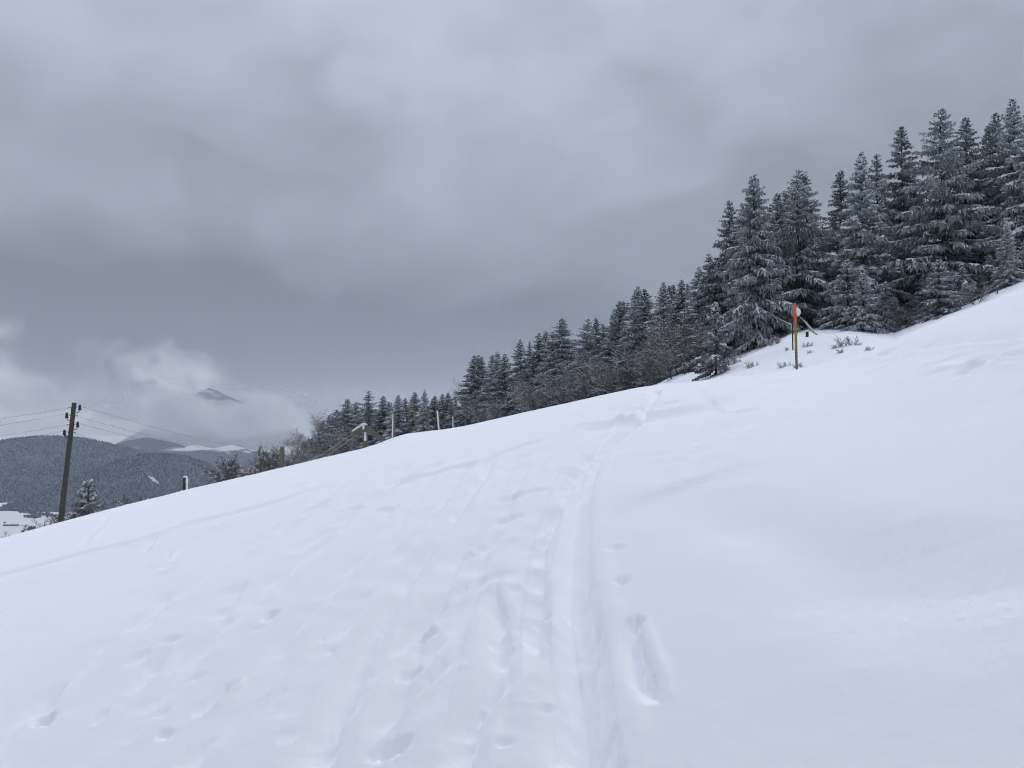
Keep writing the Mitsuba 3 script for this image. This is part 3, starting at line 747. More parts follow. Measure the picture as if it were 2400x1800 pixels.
MODELS = {
    'a': (spruce(1, h=12, R=3.5, pw=0.95, spacing=0.60, per=7), NEEDLES), 'b': (spruce(2, h=12, R=3.2, pw=1.0, spacing=0.56, droop=0.40, per=7), NEEDLES),
    'c': (spruce(3, h=12, R=3.2, pw=0.9, start=0.10, spacing=0.66, hang=0.55, snow=0.5), FROSTED), 'd': (spruce(4, h=12, R=2.4, spacing=0.52, pw=1.0, snow=0.4), NEEDLES),
    'wide': (spruce(5, h=13.5, R=4.8, pw=0.92, start=0.07, spacing=0.74, droop=0.24, snow=0.5, per=7, hang=0.6, ragged=0.35), FROSTED),
    'twin': (spruce(6, h=12.5, R=3.7, pw=0.72, start=0.14, spacing=0.72, droop=0.22, snow=0.5, hang=0.6, leads=((0, 0, 1.0), (0.9, 0.2, 0.93), (-0.55, 0.2, 0.985)), ragged=0.40), FROSTED),
    'tall': (spruce(7, h=13.7, R=3.3, pw=0.84, start=0.12, spacing=0.60, droop=0.55, snow=0.5, hang=0.8, per=7), FROSTED),
    'laden': (spruce(8, h=4.8, R=1.7, pw=0.75, start=0.04, spacing=0.42, droop=0.45, snow=0.30, thick=0.13, snow_w=0.17, per=6, dens=0.13, hang=0.38, ragged=0.4), NEEDLES),
    'dark': (spruce(11, h=6, R=2.1, pw=0.85, start=0.03, spacing=0.46, droop=0.40, snow=0.30, thick=0.08, snow_w=0.11, per=7, dens=0.15, hang=0.45, ragged=0.35), NEEDLES),
    'young': (spruce(9, h=4.6, R=1.5, pw=0.85, start=0.03, spacing=0.36, droop=0.40, snow=0.6, thick=0.08, snow_w=0.11, per=6, dens=0.13, hang=0.3), FROSTED),
    'frost': (spruce(10, h=12, R=3.4, pw=0.95, start=0.04, spacing=0.62, droop=0.50, snow=0.75, thick=0.15, snow_w=0.20, per=7, hang=0.55), FROSTED),
    'bare_a': (bare(21, h=10, kids=4), TWIG), 'bare_b': (bare(22, h=9, stems=3, spread=0.5, kids=4), TWIG), 'bare_c': (bare(23, h=8, stems=5, spread=0.6, kids=3, stem_r=0.06), TWIG),
    'bare_d': (bare(24, h=11, kids=5, up=0.15, first=0.3), TWIG), 'bush': (bare(25, h=4.0, stems=6, spread=0.9, kids=3, stem_r=0.05, twig=0.012, snow=0.3, up=0.5), TWIG),
    'low': (bare(26, h=1.0, stems=5, spread=0.7, levels=3, kids=3, stem_r=0.02, twig=0.008, snow=0.5), TWIG),
    'snag': (spruce(27, h=9, R=2.2, start=0.25, pw=0.7, spacing=0.9, droop=0.1, snow=0.65, dens=0.5, hang=0.1, per=4, thick=0.05, snow_w=0.06), TWIG),
}
SHAPES = {}
for nm, (g, mat) in MODELS.items():
    SHAPES[nm] = {'crown': mikit.ply(g['crown'], mat), 'trunk': mikit.ply(g['trunk'], BARK if mat != TWIG else TWIG, smooth=False), 'snow': mikit.ply(g['snow'], TREE_SNOW)}
TWIST = np.random.default_rng(77)
_front = np.array([(q, y_) for q, _, y_, _, _ in _far])


def forest_y(px):
    return float(np.interp(px, _front[:, 0], _front[:, 1]))


def plant(model, px, py, Y, label, name='spruce_tree', cat='spruce tree', group=None, wide=1.0, rot=None, sink=0.15, kind=None, key=None):
    p = at(px, py, Y)
    zg = float(ground(p[0], p[1])) - sink
    H = max(0.4, p[2] - zg)
    s = H / MODELS[model][0]['h']
    M = T().translate([p[0], p[1], zg]).rotate([0, 0, 1], TWIST.uniform(0, 360) if rot is None else rot).scale([s * wide, s * wide, s])
    if key is None:
        key = thing(name, label, cat, group, kind)
    for q, shp in SHAPES[model].items():
        scene[key + '__' + q] = {**shp, 'to_world': M}
    labels[key + '__snow'] = {'kind': 'stuff'}
    return key, H


HEIGHTS = []
SPRUCES = [  # model, column, top row, metres behind the forest edge, width, label
    # the far, left end of the wood
    ('tall', 757, 985, 2, 1.5, 'bushy dark spruce at the low left end of the forest'),
    ('twin', 788, 960, 4, 1.3, 'broken-crowned dark spruce just above the sloping fence rail'),
    ('tall', 814, 933, 2, 1.35, 'dense rounded spruce left of the pointed one above the leaning rail'),
    ('a', 834, 941, 8, 1.3, 'slim spruce half hidden between two larger ones above the rail'),
    ('wide', 864, 914, 2, 1.0, 'tall pointed spruce behind the fence with the sloping rails'),
    ('a', 898, 927, 1, 1.35, 'narrow spruce between the sloping rail and the first tall fence post'),
    ('frost', 934, 925, -3, 1.3, 'snow-streaked spruce with hanging boughs behind the first tall fence post'),
    ('tall', 972, 917, 1, 1.3, 'grey spruce above the leaning fence post'),
    ('frost', 995, 913, -2, 0.9, 'dark spruce with thick snow clumps above the second tall fence post'),
    ('a', 1019, 926, 2, 1.4, 'small spruce above the fence post with a white snow stripe'),
    ('tall', 1037, 922, 4, 1.3, 'thin-topped spruce left of the big bare tree by the fence posts'),
    ('b', 1050, 919, 6, 1.5, 'spruce whose tip touches the crown of the bare tree at the forest bend'),
    # the middle stretch
    ('a', 1111, 832, 1, 1.1, 'leftmost of three spruce tops grown together right of the bare tree'),
    ('c', 1121, 830, 2, 0.9, 'middle one of three spruce tops grown together'),
    ('b', 1129, 834, 3, 1.0, 'right one of three spruce tops grown together, with a straight right edge'),
    ('b', 1154, 828, 2, 1.0, 'short spruce left of a close pair in the middle of the skyline'),
    ('c', 1165, 822, 1, 1.0, 'spruce with a bent grey tip in the middle of the skyline'),
    ('a', 1183, 828, -2, 1.1, 'darker lower spruce right of the bent grey tip'),
    ('frost', 1219, 793, 1, 0.9, 'dark snow-spotted spruce standing clear of its neighbours on the skyline'),
    ('d', 1242, 798, 4, 0.8, 'thin pale spire beside the dark snow-spotted spruce'),
    ('a', 1263, 779, 2, 1.0, 'first of three spruces stepping up to the tall pale crown'),
    ('b', 1279, 772, 4, 0.95, 'middle spruce of three stepping up to the tall pale crown'),
    ('c', 1295, 775, 0, 1.0, 'third of three stepping spruces, touching the tall pale crown'),
    ('tall', 1317, 743, 2, 1.15, 'tall pale spruce with a rounded top rising over the middle of the forest'),
    ('wide', 1377, 746, 0, 0.95, 'broad spruce with layered boughs right of the tall pale crown'),
    ('d', 1397, 744, 4, 1.1, 'thin spruce at the right shoulder of the broad layered one'),
    ('frost', 1441, 722, 1, 0.85, 'snow-striped spruce on the left flank of a group of three tips'),
    ('a', 1452, 704, 2, 1.0, 'left tip of three crowded spruces'),
    ('b', 1461, 702, 3, 0.9, 'middle tip of three crowded spruces'),
    ('d', 1472, 707, 5, 0.95, 'right tip of three crowded spruces'),
    ('frost', 1494, 670, 1, 0.95, 'tall snow-striped spruce with a thin tip right of the crowded three'),
    ('a', 1511, 676, -2, 1.1, 'broad spruce touching the tall thin-tipped one, a little lower'),
    ('frost', 1555, 660, 1, 0.9, 'spruce with a square dark head above the bare thicket'),
    ('d', 1569, 667, 5, 1.0, 'left one of two small tips right of the square-headed spruce'),
    ('b', 1578, 665, 7, 0.9, 'right one of two small tips right of the square-headed spruce'),
    ('a', 1597, 655, 3, 0.95, 'spruce with a thin leader standing over the thicket of bare trees'),
    ('d', 1611, 663, 6, 0.9, 'small spruce tip left of the big stepped group'),
    ('frost', 1637, 626, 1, 1.0, 'left outermost spruce of the big group, lower than its neighbour'),
    ('c', 1661, 591, 3, 1.05, 'blunt-topped frosted spruce second in the big group'),
    # the big trees round the clearing
    ('a', 1710, 468, 5, 0.95, 'slender pointed spruce left of the tall drooping one'),
    ('tall', 1766, 406, 1, 1.15, 'tall dense spruce with drooping boughs and a visible trunk at the clearing'),
    ('twin', 1872, 398, 3, 1.0, 'ragged spruce with several tops behind the orange marker pole'),
    ('b', 1969, 393, 14, 1.1, 'dark spruce set back between the ragged tops and the snowy row'),
    ('frost', 2018, 356, 4, 1.0, 'frosted spruce with boughs down to the clearing, left of a pair'),
    ('c', 2054, 357, 8, 0.9, 'spruce close behind the right side of the frosted clearing spruce'),
    ('b', 2112, 291, 9, 1.05, 'dark-headed spruce left of the broadest tree'),
    ('wide', 2204, 252, 3, 1.1, 'broadest and most layered spruce with long snow-lined boughs'),
    ('a', 2262, 273, 8, 1.1, 'pointed spruce just behind the broadest one on its right'),
    ('b', 2318, 284, 12, 1.0, 'set-back spruce forming the left half of a dark pair near the right edge'),
    ('a', 2333, 262, 10, 1.0, 'set-back spruce forming the right half of a dark pair near the right edge'),
    ('frost', 2373, 229, 6, 1.0, 'tallest snow-covered spruce by the right edge of the picture'),
    ('frost', 2415, 240, 2, 1.0, 'snow-covered spruce cut by the right edge of the picture'),
    # lower trees in front of them
    ('laden', 1677, 712, -14, 1.0, 'dark fir with thick snow pads on its boughs, in front of the clearing'),
    ('young', 1985, 610, 0, 1.2, 'white frosted young spruce at the foot of the snowy row'),
    ('young', 2022, 640, -2, 1.15, 'low snowy spruce with a bare stem at the clearing edge'),
    ('young', 2075, 660, 1, 1.0, 'small snowy spruce between the clearing and the broadest tree'),
    ('young', 1945, 660, 4, 1.0, 'half-hidden young spruce left of the white frosted ones'),
    ('young', 2200, 610, -3, 1.3, 'frosted bushy spruce in front of the broadest tree'),
    ('young', 2255, 625, 0, 1.1, 'frosted young spruce right of the bushy one below the broadest tree'),
    ('young', 2160, 650, 2, 1.0, 'small frosted spruce left of the bushy one below the broadest tree'),
    ('frost', 2360, 520, -1, 1.0, 'white spruce filling the right edge above the snow bank'),
    ('young', 2320, 600, 1, 1.1, 'small spruce left of the white one above the snow bank'),
]
for model, px, py, off, wide, lab in SPRUCES:
    k, H = plant(model, px, py, forest_y(px) + off, lab, wide=wide * (1.30 if 1100 < px < 1660 else 1.15 if px < 1060 else 1.0))
    HEIGHTS.append((px, round(H, 1)))
_skyl = np.array(sorted([(px, py) for _, px, py, off, _, _ in SPRUCES if off > -3 and py < 990]))

BARES = [  # model, column, top row, metres behind the forest edge, width, label
    ('bare_b', 668, 1035, -20, 1.0, 'small leafless bush just right of the squared fence post'),
    ('bare_a', 721, 1022, -10, 1.0, 'thin leafless tree left of the sloping guy lines'),
    ('bare_c', 690, 1040, -14, 1.3, 'low leafless shrub between the squared post and the guy lines'),
    ('bare_c', 745, 1008, -8, 1.3, 'leafless shrub behind the lower end of the guy lines'),
    ('bare_b', 775, 985, -8, 1.3, 'leafless tree behind the middle of the guy lines'),
    ('bare_c', 815, 990, -10, 1.3, 'leafless shrub behind the top of the sloping rail'),
    ('bare_d', 760, 962, -4, 0.9, 'leafless tree whose twigs stick out at the left end of the forest'),
    ('bare_a', 1074, 884, -4, 1.25, 'big round-crowned bare tree at the bend of the forest edge'),
    ('bare_d', 1100, 920, -8, 1.2, 'dark bare tree right of the round-crowned one'),
    ('bare_b', 1135, 925, -10, 1.2, 'bare multi-stemmed tree with snow-lined limbs low at the forest edge'),
    ('bare_c', 1175, 930, -12, 1.2, 'low bare shrub under the bent grey tip'),
    ('bare_d', 1205, 905, -12, 1.1, 'bare tree with forked snow-lined limbs near the brow'),
    ('bare_b', 1235, 890, -10, 1.2, 'bare tree below the thin pale spire'),
    ('bare_c', 1262, 880, -12, 1.3, 'bare shrub below the first stepping spruce'),
    ('bare_a', 1290, 865, -10, 1.2, 'bare tree below the third stepping spruce'),
    ('bare_b', 1322, 850, -10, 1.2, 'bare tree below the tall pale crown'),
    ('bare_c', 1350, 842, -12, 1.3, 'bare shrub between the pale crown and the broad layered spruce'),
    ('bare_d', 1378, 828, -8, 1.1, 'bare tree below the broad layered spruce'),
    ('bare_b', 1405, 812, -9, 1.2, 'pale frosted bare tree right of the broad layered spruce'),
    ('bare_a', 1432, 795, -8, 1.1, 'frosted bare tree left of the crowded three spruces'),
    ('bare_c', 1450, 830, -14, 1.4, 'low frosted thicket bush below the crowded three'),
    ('bare_b', 1472, 780, -8, 1.2, 'brown bare tree below the right tip of the crowded three'),
    ('bare_d', 1500, 770, -8, 1.2, 'brown bare tree with a straight dark stem below the thin-tipped spruce'),
    ('bare_c', 1520, 810, -13, 1.4, 'brown bare bush at the brow under the broad touching spruce'),
    ('bare_b', 1535, 745, -6, 1.2, 'brown bare tree left of the square-headed spruce'),
    ('bare_a', 1562, 725, -6, 1.2, 'brown bare tree below the square-headed spruce'),
    ('bare_c', 1575, 800, -10, 1.2, 'thin bare saplings with snow between their stems at the brow'),
    ('bare_b', 1590, 720, -5, 1.1, 'brown bare tree below the thin leader'),
    ('snag', 1604, 722, -9, 1.0, 'leafless conifer with a straight dark trunk and thin snow-lined boughs'),
    ('bare_b', 1628, 745, -4, 1.1, 'bare tree left of the snow-laden fir'),
    ('bare_a', 1640, 700, 0, 1.0, 'bare tree rising behind the snow-laden fir'),
    ('bare_d', 1745, 760, -4, 0.9, 'thin bare tree at the left rim of the clearing'),
    ('bare_a', 1792, 790, -3, 0.7, 'crooked bare sapling at the left rim of the clearing'),
    ('bare_d', 1950, 560, 6, 1.0, 'frosted bare tree between the ragged tops and the snowy row'),
    ('bare_b', 2110, 690, 0, 1.0, 'bare bush low between the snowy row and the broadest tree'),
    ('bare_d', 2330, 560, -4, 1.2, 'bent bare tree with snow-lined limbs by the snow bank'),
    ('bare_b', 2290, 660, -6, 1.1, 'bare bush with snow-lined limbs right of the broadest tree'),
]
for model, px, py, off, wide, lab in BARES:
    nm = 'bare_bush' if model in ('bare_c',) else 'bare_tree'
    k, H = plant(model, px, py, forest_y(px) + off, lab, name=nm, cat='bush' if nm == 'bare_bush' else 'bare tree', wide=wide)
    HEIGHTS.append((px, -round(H, 1)))

# trees far inside the wood, behind the ones above: they read as one dark mass
rf = np.random.default_rng(90)
nin = 0
while nin < 275:
    px = rf.uniform(770, 2460) if nin < 150 else rf.uniform(690, 1080)
    Yd = forest_y(px) + (rf.uniform(6, 34) if nin < 150 else rf.uniform(2, 20))
    sky_y = float(np.interp(px, _skyl[:, 0], _skyl[:, 1]))
    low = max(float(np.interp(q, _skyl[:, 0], _skyl[:, 1])) for q in np.linspace(px - 25, px + 25, 7))
    base_y = 985 - 1939 * float(np.interp(px, _front[:, 0], _far[:, 1]))
    top = low + (rf.uniform(0.06, 0.4) if nin < 150 else rf.uniform(0.08, 0.6)) * (base_y - low)
    if px < 800:
        top = max(top, 985 + (800 - px) * 0.55)
    nin += 1
    key = 'forest_interior' + f'__{nin:03d}'
    mdl = ['a', 'b', 'd', 'd'][int(rf.integers(4))]
    p = at(px, top, Yd)
    zg = float(ground(p[0], p[1])) - 0.2
    s = max(2.0, p[2] - zg) / MODELS[mdl][0]['h']
    scene[key] = {'type': 'instance', 'group': {'type': 'ref', 'id': 'group_' + mdl}, 'to_world': T().translate([p[0], p[1], zg]).rotate([0, 0, 1], rf.uniform(0, 360)).scale([s * 1.25, s * 1.25, s])}
for mdl in ('a', 'b', 'd'):
    scene['group_' + mdl] = {'type': 'shapegroup', **{q: {**SHAPES[mdl][q]} for q in ('crown', 'trunk', 'snow')}}
labels['forest_interior'] = {'label': 'dark mass of spruces deep inside the forest', 'kind': 'stuff'}

# single trees and bushes on the slope to the left
plant('dark', 208, 1122, 72, 'small dark spruce with snow pads right of the utility pole', wide=1.05, name='spruce_tree')
plant('bush', 558, 1036, 78, 'round leafless bush tree standing alone beyond the brow', name='bare_tree', cat='bare tree', wide=1.15)
for px, py, Y, w, lab in [(240, 1158, 74, 1.0, 'bare shrub leaning against the right side of the small spruce'), (262, 1172, 76, 1.0, 'bare shrub further right of the small spruce'),
                          (172, 1180, 70, 1.0, 'bare shrub between the utility pole and the small spruce'), (127, 1198, 66, 1.1, 'bare twiggy shrub just left of the utility pole'),
                          (110, 1212, 60, 1.0, 'low bare twigs left of the utility pole near the brow'), (470, 1122, 80, 1.5, 'low dark shrub right of the snow-plastered post'),
                          (500, 1118, 84, 1.5, 'low dark shrub left of the round bush tree'), (610, 1100, 78, 1.2, 'low bare shrub right of the round bush tree'),
                          (640, 1070, 95, 1.3, 'bare shrub left of the squared fence post'), (655, 1040, 110, 1.0, 'thin bare tree behind the squared fence post')]:
    plant('bush', px, py, Y, lab, name='bare_bush', cat='bush', wide=w)
# brush poking through the snow of the clearing
BRUSH = [(1832, 786, 0.35, 'dark tuft of brush under the round sign'), (1895, 806, 0.3, 'dark tuft of brush just below the grey stump'), (1900, 822, 0.2, 'tiny twig tuft below the stump, lower of two'),
         (1845, 814, 0.2, 'tiny twig tuft left of the orange pole at half its height'), (1872, 856, 0.3, 'brush tuft at the foot of the orange marker pole on its right'), (1838, 856, 0.35, 'wide low brush tuft left of the foot of the orange pole'),
         (1957, 812, 0.25, 'brush tuft in the middle of the open clearing snow'), (1968, 824, 0.3, 'brush tuft at the brow in the middle of the clearing'), (2034, 818, 0.3, 'brush tuft where the brow meets the clearing on the right'),
         (1655, 868, 0.7, 'brush clump at the forest foot just right of the snow-laden fir'), (1690, 852, 0.8, 'tall brush clump at the forest foot left of the clearing'), (1722, 846, 0.6, 'brush clump under the tall drooping spruce'),
         (1790, 806, 0.8, 'brush clump under the boughs at the back of the clearing, left of the round sign'), (1815, 800, 0.6, 'brush clump at the back of the clearing, close left of the round sign'), (1985, 806, 0.6, 'brush clump under the white frosted young spruce'),
         (1760, 856, 0.4, 'brush tuft among the bare saplings at the left rim of the clearing')]
for i, (px, py, hgt, lab) in enumerate(BRUSH):
    phi, e = ang(px, py + 5)
    rr = np.linspace(36, 90, 400)
    zz = ground_polar(phi, rr) / rr
    hit = np.nonzero(zz >= e)[0]
    rd = rr[hit[0]] if len(hit) else 58.0
    x_, y_ = rd * math.sin(phi), rd * math.cos(phi)
    s = float(hgt / MODELS['low'][0]['h'])
    key = thing('brush_tuft', lab, 'brush', 'brush tufts in the clearing')
    for q, shp in SHAPES['low'].items():
        scene[key + '__' + q] = {**shp, 'to_world': T().translate([x_, y_, float(ground(x_, y_)) - 0.05]).rotate([0, 0, 1], 40 * i).scale(s)}

# ------------------------------------------------------------------ utility pole, wires
def sweep(path, radius, sides=8):
    p = np.asarray(path, float)
    radii = np.broadcast_to(radius, (len(p),))
    t = unit(np.gradient(p, axis=0))
    a = unit(np.cross(t, np.where(np.abs(t[:, 2:]) < 0.95, [[0, 0, 1.0]], [[1.0, 0, 0]])))
    b = np.cross(t, a)
    ang_ = np.arange(sides) * 2 * math.pi / sides
    v = p[:, None] + radii[:, None, None] * (np.cos(ang_)[None, :, None] * a[:, None] + np.sin(ang_)[None, :, None] * b[:, None])
    f = grid_faces(len(p), sides, True)
    v = np.vstack([v.reshape(-1, 3), p[:1], p[-1:]])
    n = len(v)
    j = np.arange(sides)
    f = np.vstack([f, np.stack([np.full(sides, n - 2), j, (j + 1) % sides], 1), np.stack([np.full(sides, n - 1), (len(p) - 1) * sides + (j + 1) % sides, (len(p) - 1) * sides + j], 1)])
    return trimesh.Trimesh(v, f, process=False)


PY = 34.0
ptop, pbot = at(174, 944, PY), at(142, 1224, PY)
axis = unit(ptop - pbot)
pend = pbot - axis * 2.2
uk = thing('utility_pole', 'weathered wooden utility pole leaning slightly, with four insulators', 'utility pole')
tt = np.linspace(0, 1, 14)
pole = sweep(pend + np.outer(tt, ptop - pend), 0.118 - 0.032 * tt, 16)
part('pole', uk, mikit.ply(pole, POLE_WOOD, smooth=40))
INS = [(187, 955.5, 1), (156.4, 973.6, -1), (182, 995.6, 1), (151, 1014, -1)]
ends = []
for px, py, sg in INS:
    c = at(px, py, PY)
    t_ = (c[2] - pbot[2]) / axis[2]
    onp = pbot + axis * t_
    off = c - onp
    out = unit(off * np.array([1, 1, 0]))
    d = np.linalg.norm(off)
    # swan-neck hook: out of the pole, down, and up under the insulator
    s_ = np.linspace(0, 1, 14)
    hook = [onp + out * 0.02 + UP * 0.0]
    for a in np.linspace(math.pi, 2 * math.pi, 10):
        hook.append(onp + out * (d * 0.62 + 0.38 * d * math.cos(a)) + UP * (-0.10 + 0.10 * math.sin(a)))
    hook.append(c + UP * -0.02)
    part('hook', uk, mikit.ply(sweep(hook, 0.014, 8), IRON, smooth=50))
    lathe = np.array([(0.0, -0.11), (0.062, -0.11), (0.066, -0.04), (0.045, -0.02), (0.058, 0.0), (0.05, 0.05), (0.032, 0.065), (0.046, 0.085), (0.04, 0.115), (0.0, 0.125)])
    insul = trimesh.creation.revolve(lathe, sections=16)
    part('insulator', uk, mikit.ply(insul, CERAMIC, smooth=40, to_world=T().translate(c.tolist())))
    part('bolt', uk, mikit.ply(trimesh.creation.cylinder(0.014, 0.34, sections=8), IRON, to_world=T().translate((onp + out * -0.04).tolist()).rotate([0, 1, 0], 90)))
    ends.append(c + UP * 0.07)
WL = ['uppermost', 'second', 'third', 'lowest']
right_far = [(690, 1036), (690, 1053), (700, 1064), (700, 1092)]
left_far = [(-420, 1012), (-420, 1032), (-420, 1055), (-420, 1068)]
for i in range(4):
    for far, Yf_, sd, mids in ((right_far[i], 150.0, 'right', 0.42), (left_far[i], 38.0, 'left', 0.0)):
        a, b = ends[i], at(*far, Yf_)
        t_ = np.linspace(0, 1, 60)
        p = a + np.outer(t_, b - a)
        sag = 1.3 if sd == 'right' else 0.25
        p[:, 2] -= sag * 4 * t_ * (1 - t_)
        single('power_wire', mikit.ply(sweep(p, 0.005 if sd == 'left' else 0.006, 5), WIRE, smooth=True), f'{WL[i]} thin wire running from the utility pole to the {sd}', 'wire')

# ------------------------------------------------------------------ fence posts, broken rail fence
def beam(p0, p1, w, hgt, mat_up=UP, bevel=0.15):
    """A squared timber from p0 to p1, edges chamfered, slightly uneven."""
    p0, p1 = np.asarray(p0, float), np.asarray(p1, float)
    ax = unit(p1 - p0)
    sx = unit(np.cross(ax, mat_up))
    sy = np.cross(sx, ax)
    b = bevel
    prof = [(-1 + b, -1), (1 - b, -1), (1, -1 + b), (1, 1 - b), (1 - b, 1), (-1 + b, 1), (-1, 1 - b), (-1, -1 + b)]
    n = 8
    rg = np.random.default_rng(int(abs(p0[0] * 1000)) % 9999)
    rows = []
    for i in range(n):
        t_ = i / (n - 1)
        c = p0 + (p1 - p0) * t_ + sx * rg.normal(0, 0.004) + sy * rg.normal(0, 0.004)
        rows.append([c + sx * x * w / 2 * (1 + rg.normal(0, 0.03)) + sy * y * hgt / 2 * (1 + rg.normal(0, 0.03)) for x, y in prof])
    v = np.array(rows).reshape(-1, 3)
    f = grid_faces(n, 8, True)
    v = np.vstack([v, [p0], [p1]])
    m_ = len(v)
    j = np.arange(8)
    f = np.vstack([f, np.stack([np.full(8, m_ - 2), j, (j + 1) % 8], 1), np.stack([np.full(8, m_ - 1), (n - 1) * 8 + (j + 1) % 8, (n - 1) * 8 + j], 1)])
    mm = trimesh.Trimesh(v, f, process=False)
    trimesh.repair.fix_normals(mm)
    return mm


def snow_slab(p0, p1, off, w, th, seed):
    """Snow plastered along a timber: a lumpy half round strip."""
    rg = np.random.default_rng(seed)
    n = 12
    p0, p1, off = np.asarray(p0, float), np.asarray(p1, float), np.asarray(off, float)
    ax = unit(p1 - p0)
    o = unit(off)
    sd = np.cross(ax, o)
    rows = []
    for i in range(n):
        t_ = i / (n - 1)
        k_ = (0.55 if i in (0, n - 1) else 1.0) * rg.uniform(0.8, 1.2)
        c = p0 + (p1 - p0) * t_ + off
        rows.append([c + sd * math.cos(a) * w / 2 * k_ + o * (math.sin(a) * th * k_ * rg.uniform(0.8, 1.2)) for a in np.linspace(0, math.pi, 7)] + [c - o * 0.01])
    v = np.array(rows).reshape(-1, 3)
    f = grid_faces(n, 8, True)
    f = np.vstack([f, [[0, i, i + 1] for i in range(1, 7)], [[(n - 1) * 8, (n - 1) * 8 + i + 1, (n - 1) * 8 + i] for i in range(1, 7)]])
    mm = trimesh.Trimesh(v, f, process=False)
    trimesh.repair.fix_normals(mm)
    return mm


def post(px0, py0, px1, py1, Y, w, label, snow_side=None, snow_cap=True, mat=WOOD, square=False, seed=0, snow_w=0.6):
    top, foot = at(px0, py0, Y), at(px1, py1, Y)
    foot = foot + (foot - top) * 0.35
    zg = float(ground(foot[0], foot[1]))
    if foot[2] > zg - 0.2:
        foot = foot + (foot - top) / max(0.1, top[2] - foot[2]) * (foot[2] - zg + 0.25)
    k = thing('fence_post', label, 'fence post')
    view = unit(np.array([top[0], top[1], 0]))
    if square:
        sh = beam(foot, top, w, w * 0.9, view)
    else:
        t_ = np.linspace(0, 1, 10)
        rg = np.random.default_rng(seed)
        pth = foot + np.outer(t_, top - foot) + rg.normal(0, 0.004, (10, 3))
        sh = sweep(pth, w / 2 * (1.06 - 0.14 * t_) * rg.uniform(0.97, 1.03, 10), 12)
    part('post', k, mikit.ply(sh, mat, smooth=35))
    right = np.array([view[1], -view[0], 0])
    if snow_side is not None:
        o = unit(-view * 0.9 + right * snow_side) * w * 0.44
        part('snow', k, mikit.ply(snow_slab(foot + (top - foot) * 0.25, top - (top - foot) * 0.02, o, w * snow_w, w * 0.22, seed + 50), TREE_SNOW, smooth=50))
    if snow_cap:
        cap = trimesh.creation.icosphere(2, w * 0.52)
        cap.apply_scale([1, 1, 0.55])
        part('snow_cap', k, mikit.ply(cap, TREE_SNOW, smooth=True, to_world=T().translate((top + UP * 0.0).tolist())))
    return k


post(434.5, 1118, 434.5, 1149, 26, 0.14, 'dark fence post half plastered with snow, alone on the brow', 0.8, True, BARK, seed=1, snow_w=0.55)
post(661.5, 1047, 660.5, 1094, 26, 0.145, 'thick squared fence post on the brow beside bare shrubs', None, False, WOOD, True, seed=2)
post(923, 967, 922, 1027, 31, 0.105, 'tall fence post with snow on its left side, next to the sloping rail', -0.9, False, WOOD, seed=3, snow_w=0.45)
post(969, 956, 976.5, 1013, 33, 0.095, 'thin fence post leaning to one side', None, False, PLANK, seed=4)
post(1003, 956, 1003.5, 1011, 34, 0.11, 'straight brown fence post right of the leaning one', None, False, PLANK, True, seed=5)
post(1025, 961, 1029, 1009, 37, 0.13, 'fence post with a broad white snow stripe down its front', -0.1, False, WOOD, seed=6, snow_w=0.45)
post(1062, 975, 1062, 1003, 44, 0.085, 'short fence post with a white stripe, second from the right', -0.3, False, WOOD, seed=7, snow_w=0.5)
post(1091, 991.5, 1091, 999, 50, 0.09, 'fence post stub barely showing above the brow, last of the row', None, False, WOOD, seed=8)

FY = 29.5
fk = thing('rail_fence', 'broken wooden fence with a post, two sloping rails and guy lines', 'fence')
pt, pf = at(856, 1003, FY), at(857, 1052, FY)
pf2 = pf + (pf - pt) * 0.6
part('post', fk, mikit.ply(beam(pf2, pt, 0.15, 0.14, np.array([0, 1.0, 0])), WOOD, smooth=35))
ra, rb = at(857.5, 1001.5, FY - 0.14), at(902, 1034.5, FY - 0.5)
part('rail', fk, mikit.ply(beam(ra, rb, 0.06, 0.19, np.array([0, 0, 1.0])), PLANK, smooth=35))
la, lb = at(857, 1001, FY + 0.09), at(826, 1020, FY + 1.6)
part('rail', fk, mikit.ply(beam(la, lb, 0.22, 0.09, np.array([0, 0, 1.0])), PLANK, smooth=35))
part('snow', fk, mikit.ply(snow_slab(la + UP * 0.02, lb + UP * 0.02, UP * 0.05, 0.22, 0.10, 4), TREE_SNOW, smooth=50))
part('snow', fk, mikit.ply(snow_slab(pt - UP * 0.05 + np.array([-0.05, -0.02, 0]), pt + UP * 0.17 + np.array([-0.06, 0, 0]), np.array([0, -0.03, 0]), 0.09, 0.05, 5), TREE_SNOW, smooth=50))
part('snow', fk, mikit.ply(snow_slab(pt - UP * 0.14, pt - UP * 0.46, np.array([0.015, -0.07, 0]), 0.08, 0.03, 6), TREE_SNOW, smooth=50))
for (q0, q1) in (((830, 1015), (728, 1082)), ((849, 1010), (762, 1072))):
    g0, g1 = at(*q0, FY + 1.2), at(*q1, FY - 1.2)
    g1 = g1 + (g1 - g0) * 0.12
    part('guy_line', fk, mikit.ply(sweep([g0 + (g1 - g0) * t_ for t_ in np.linspace(0, 1, 8)], 0.012, 6), ROPE, smooth=True))

# ------------------------------------------------------------------ orange marker pole, round sign, leaning trunk
MY = 26.0
mt, mb = at(1863, 713, MY), at(1867.3, 868, MY)
ma = unit(mt - mb)
Lm = np.linalg.norm(mt - mb)
mk = thing('marker_pole', 'tall snow marker pole painted orange and yellow on the brow', 'marker pole')


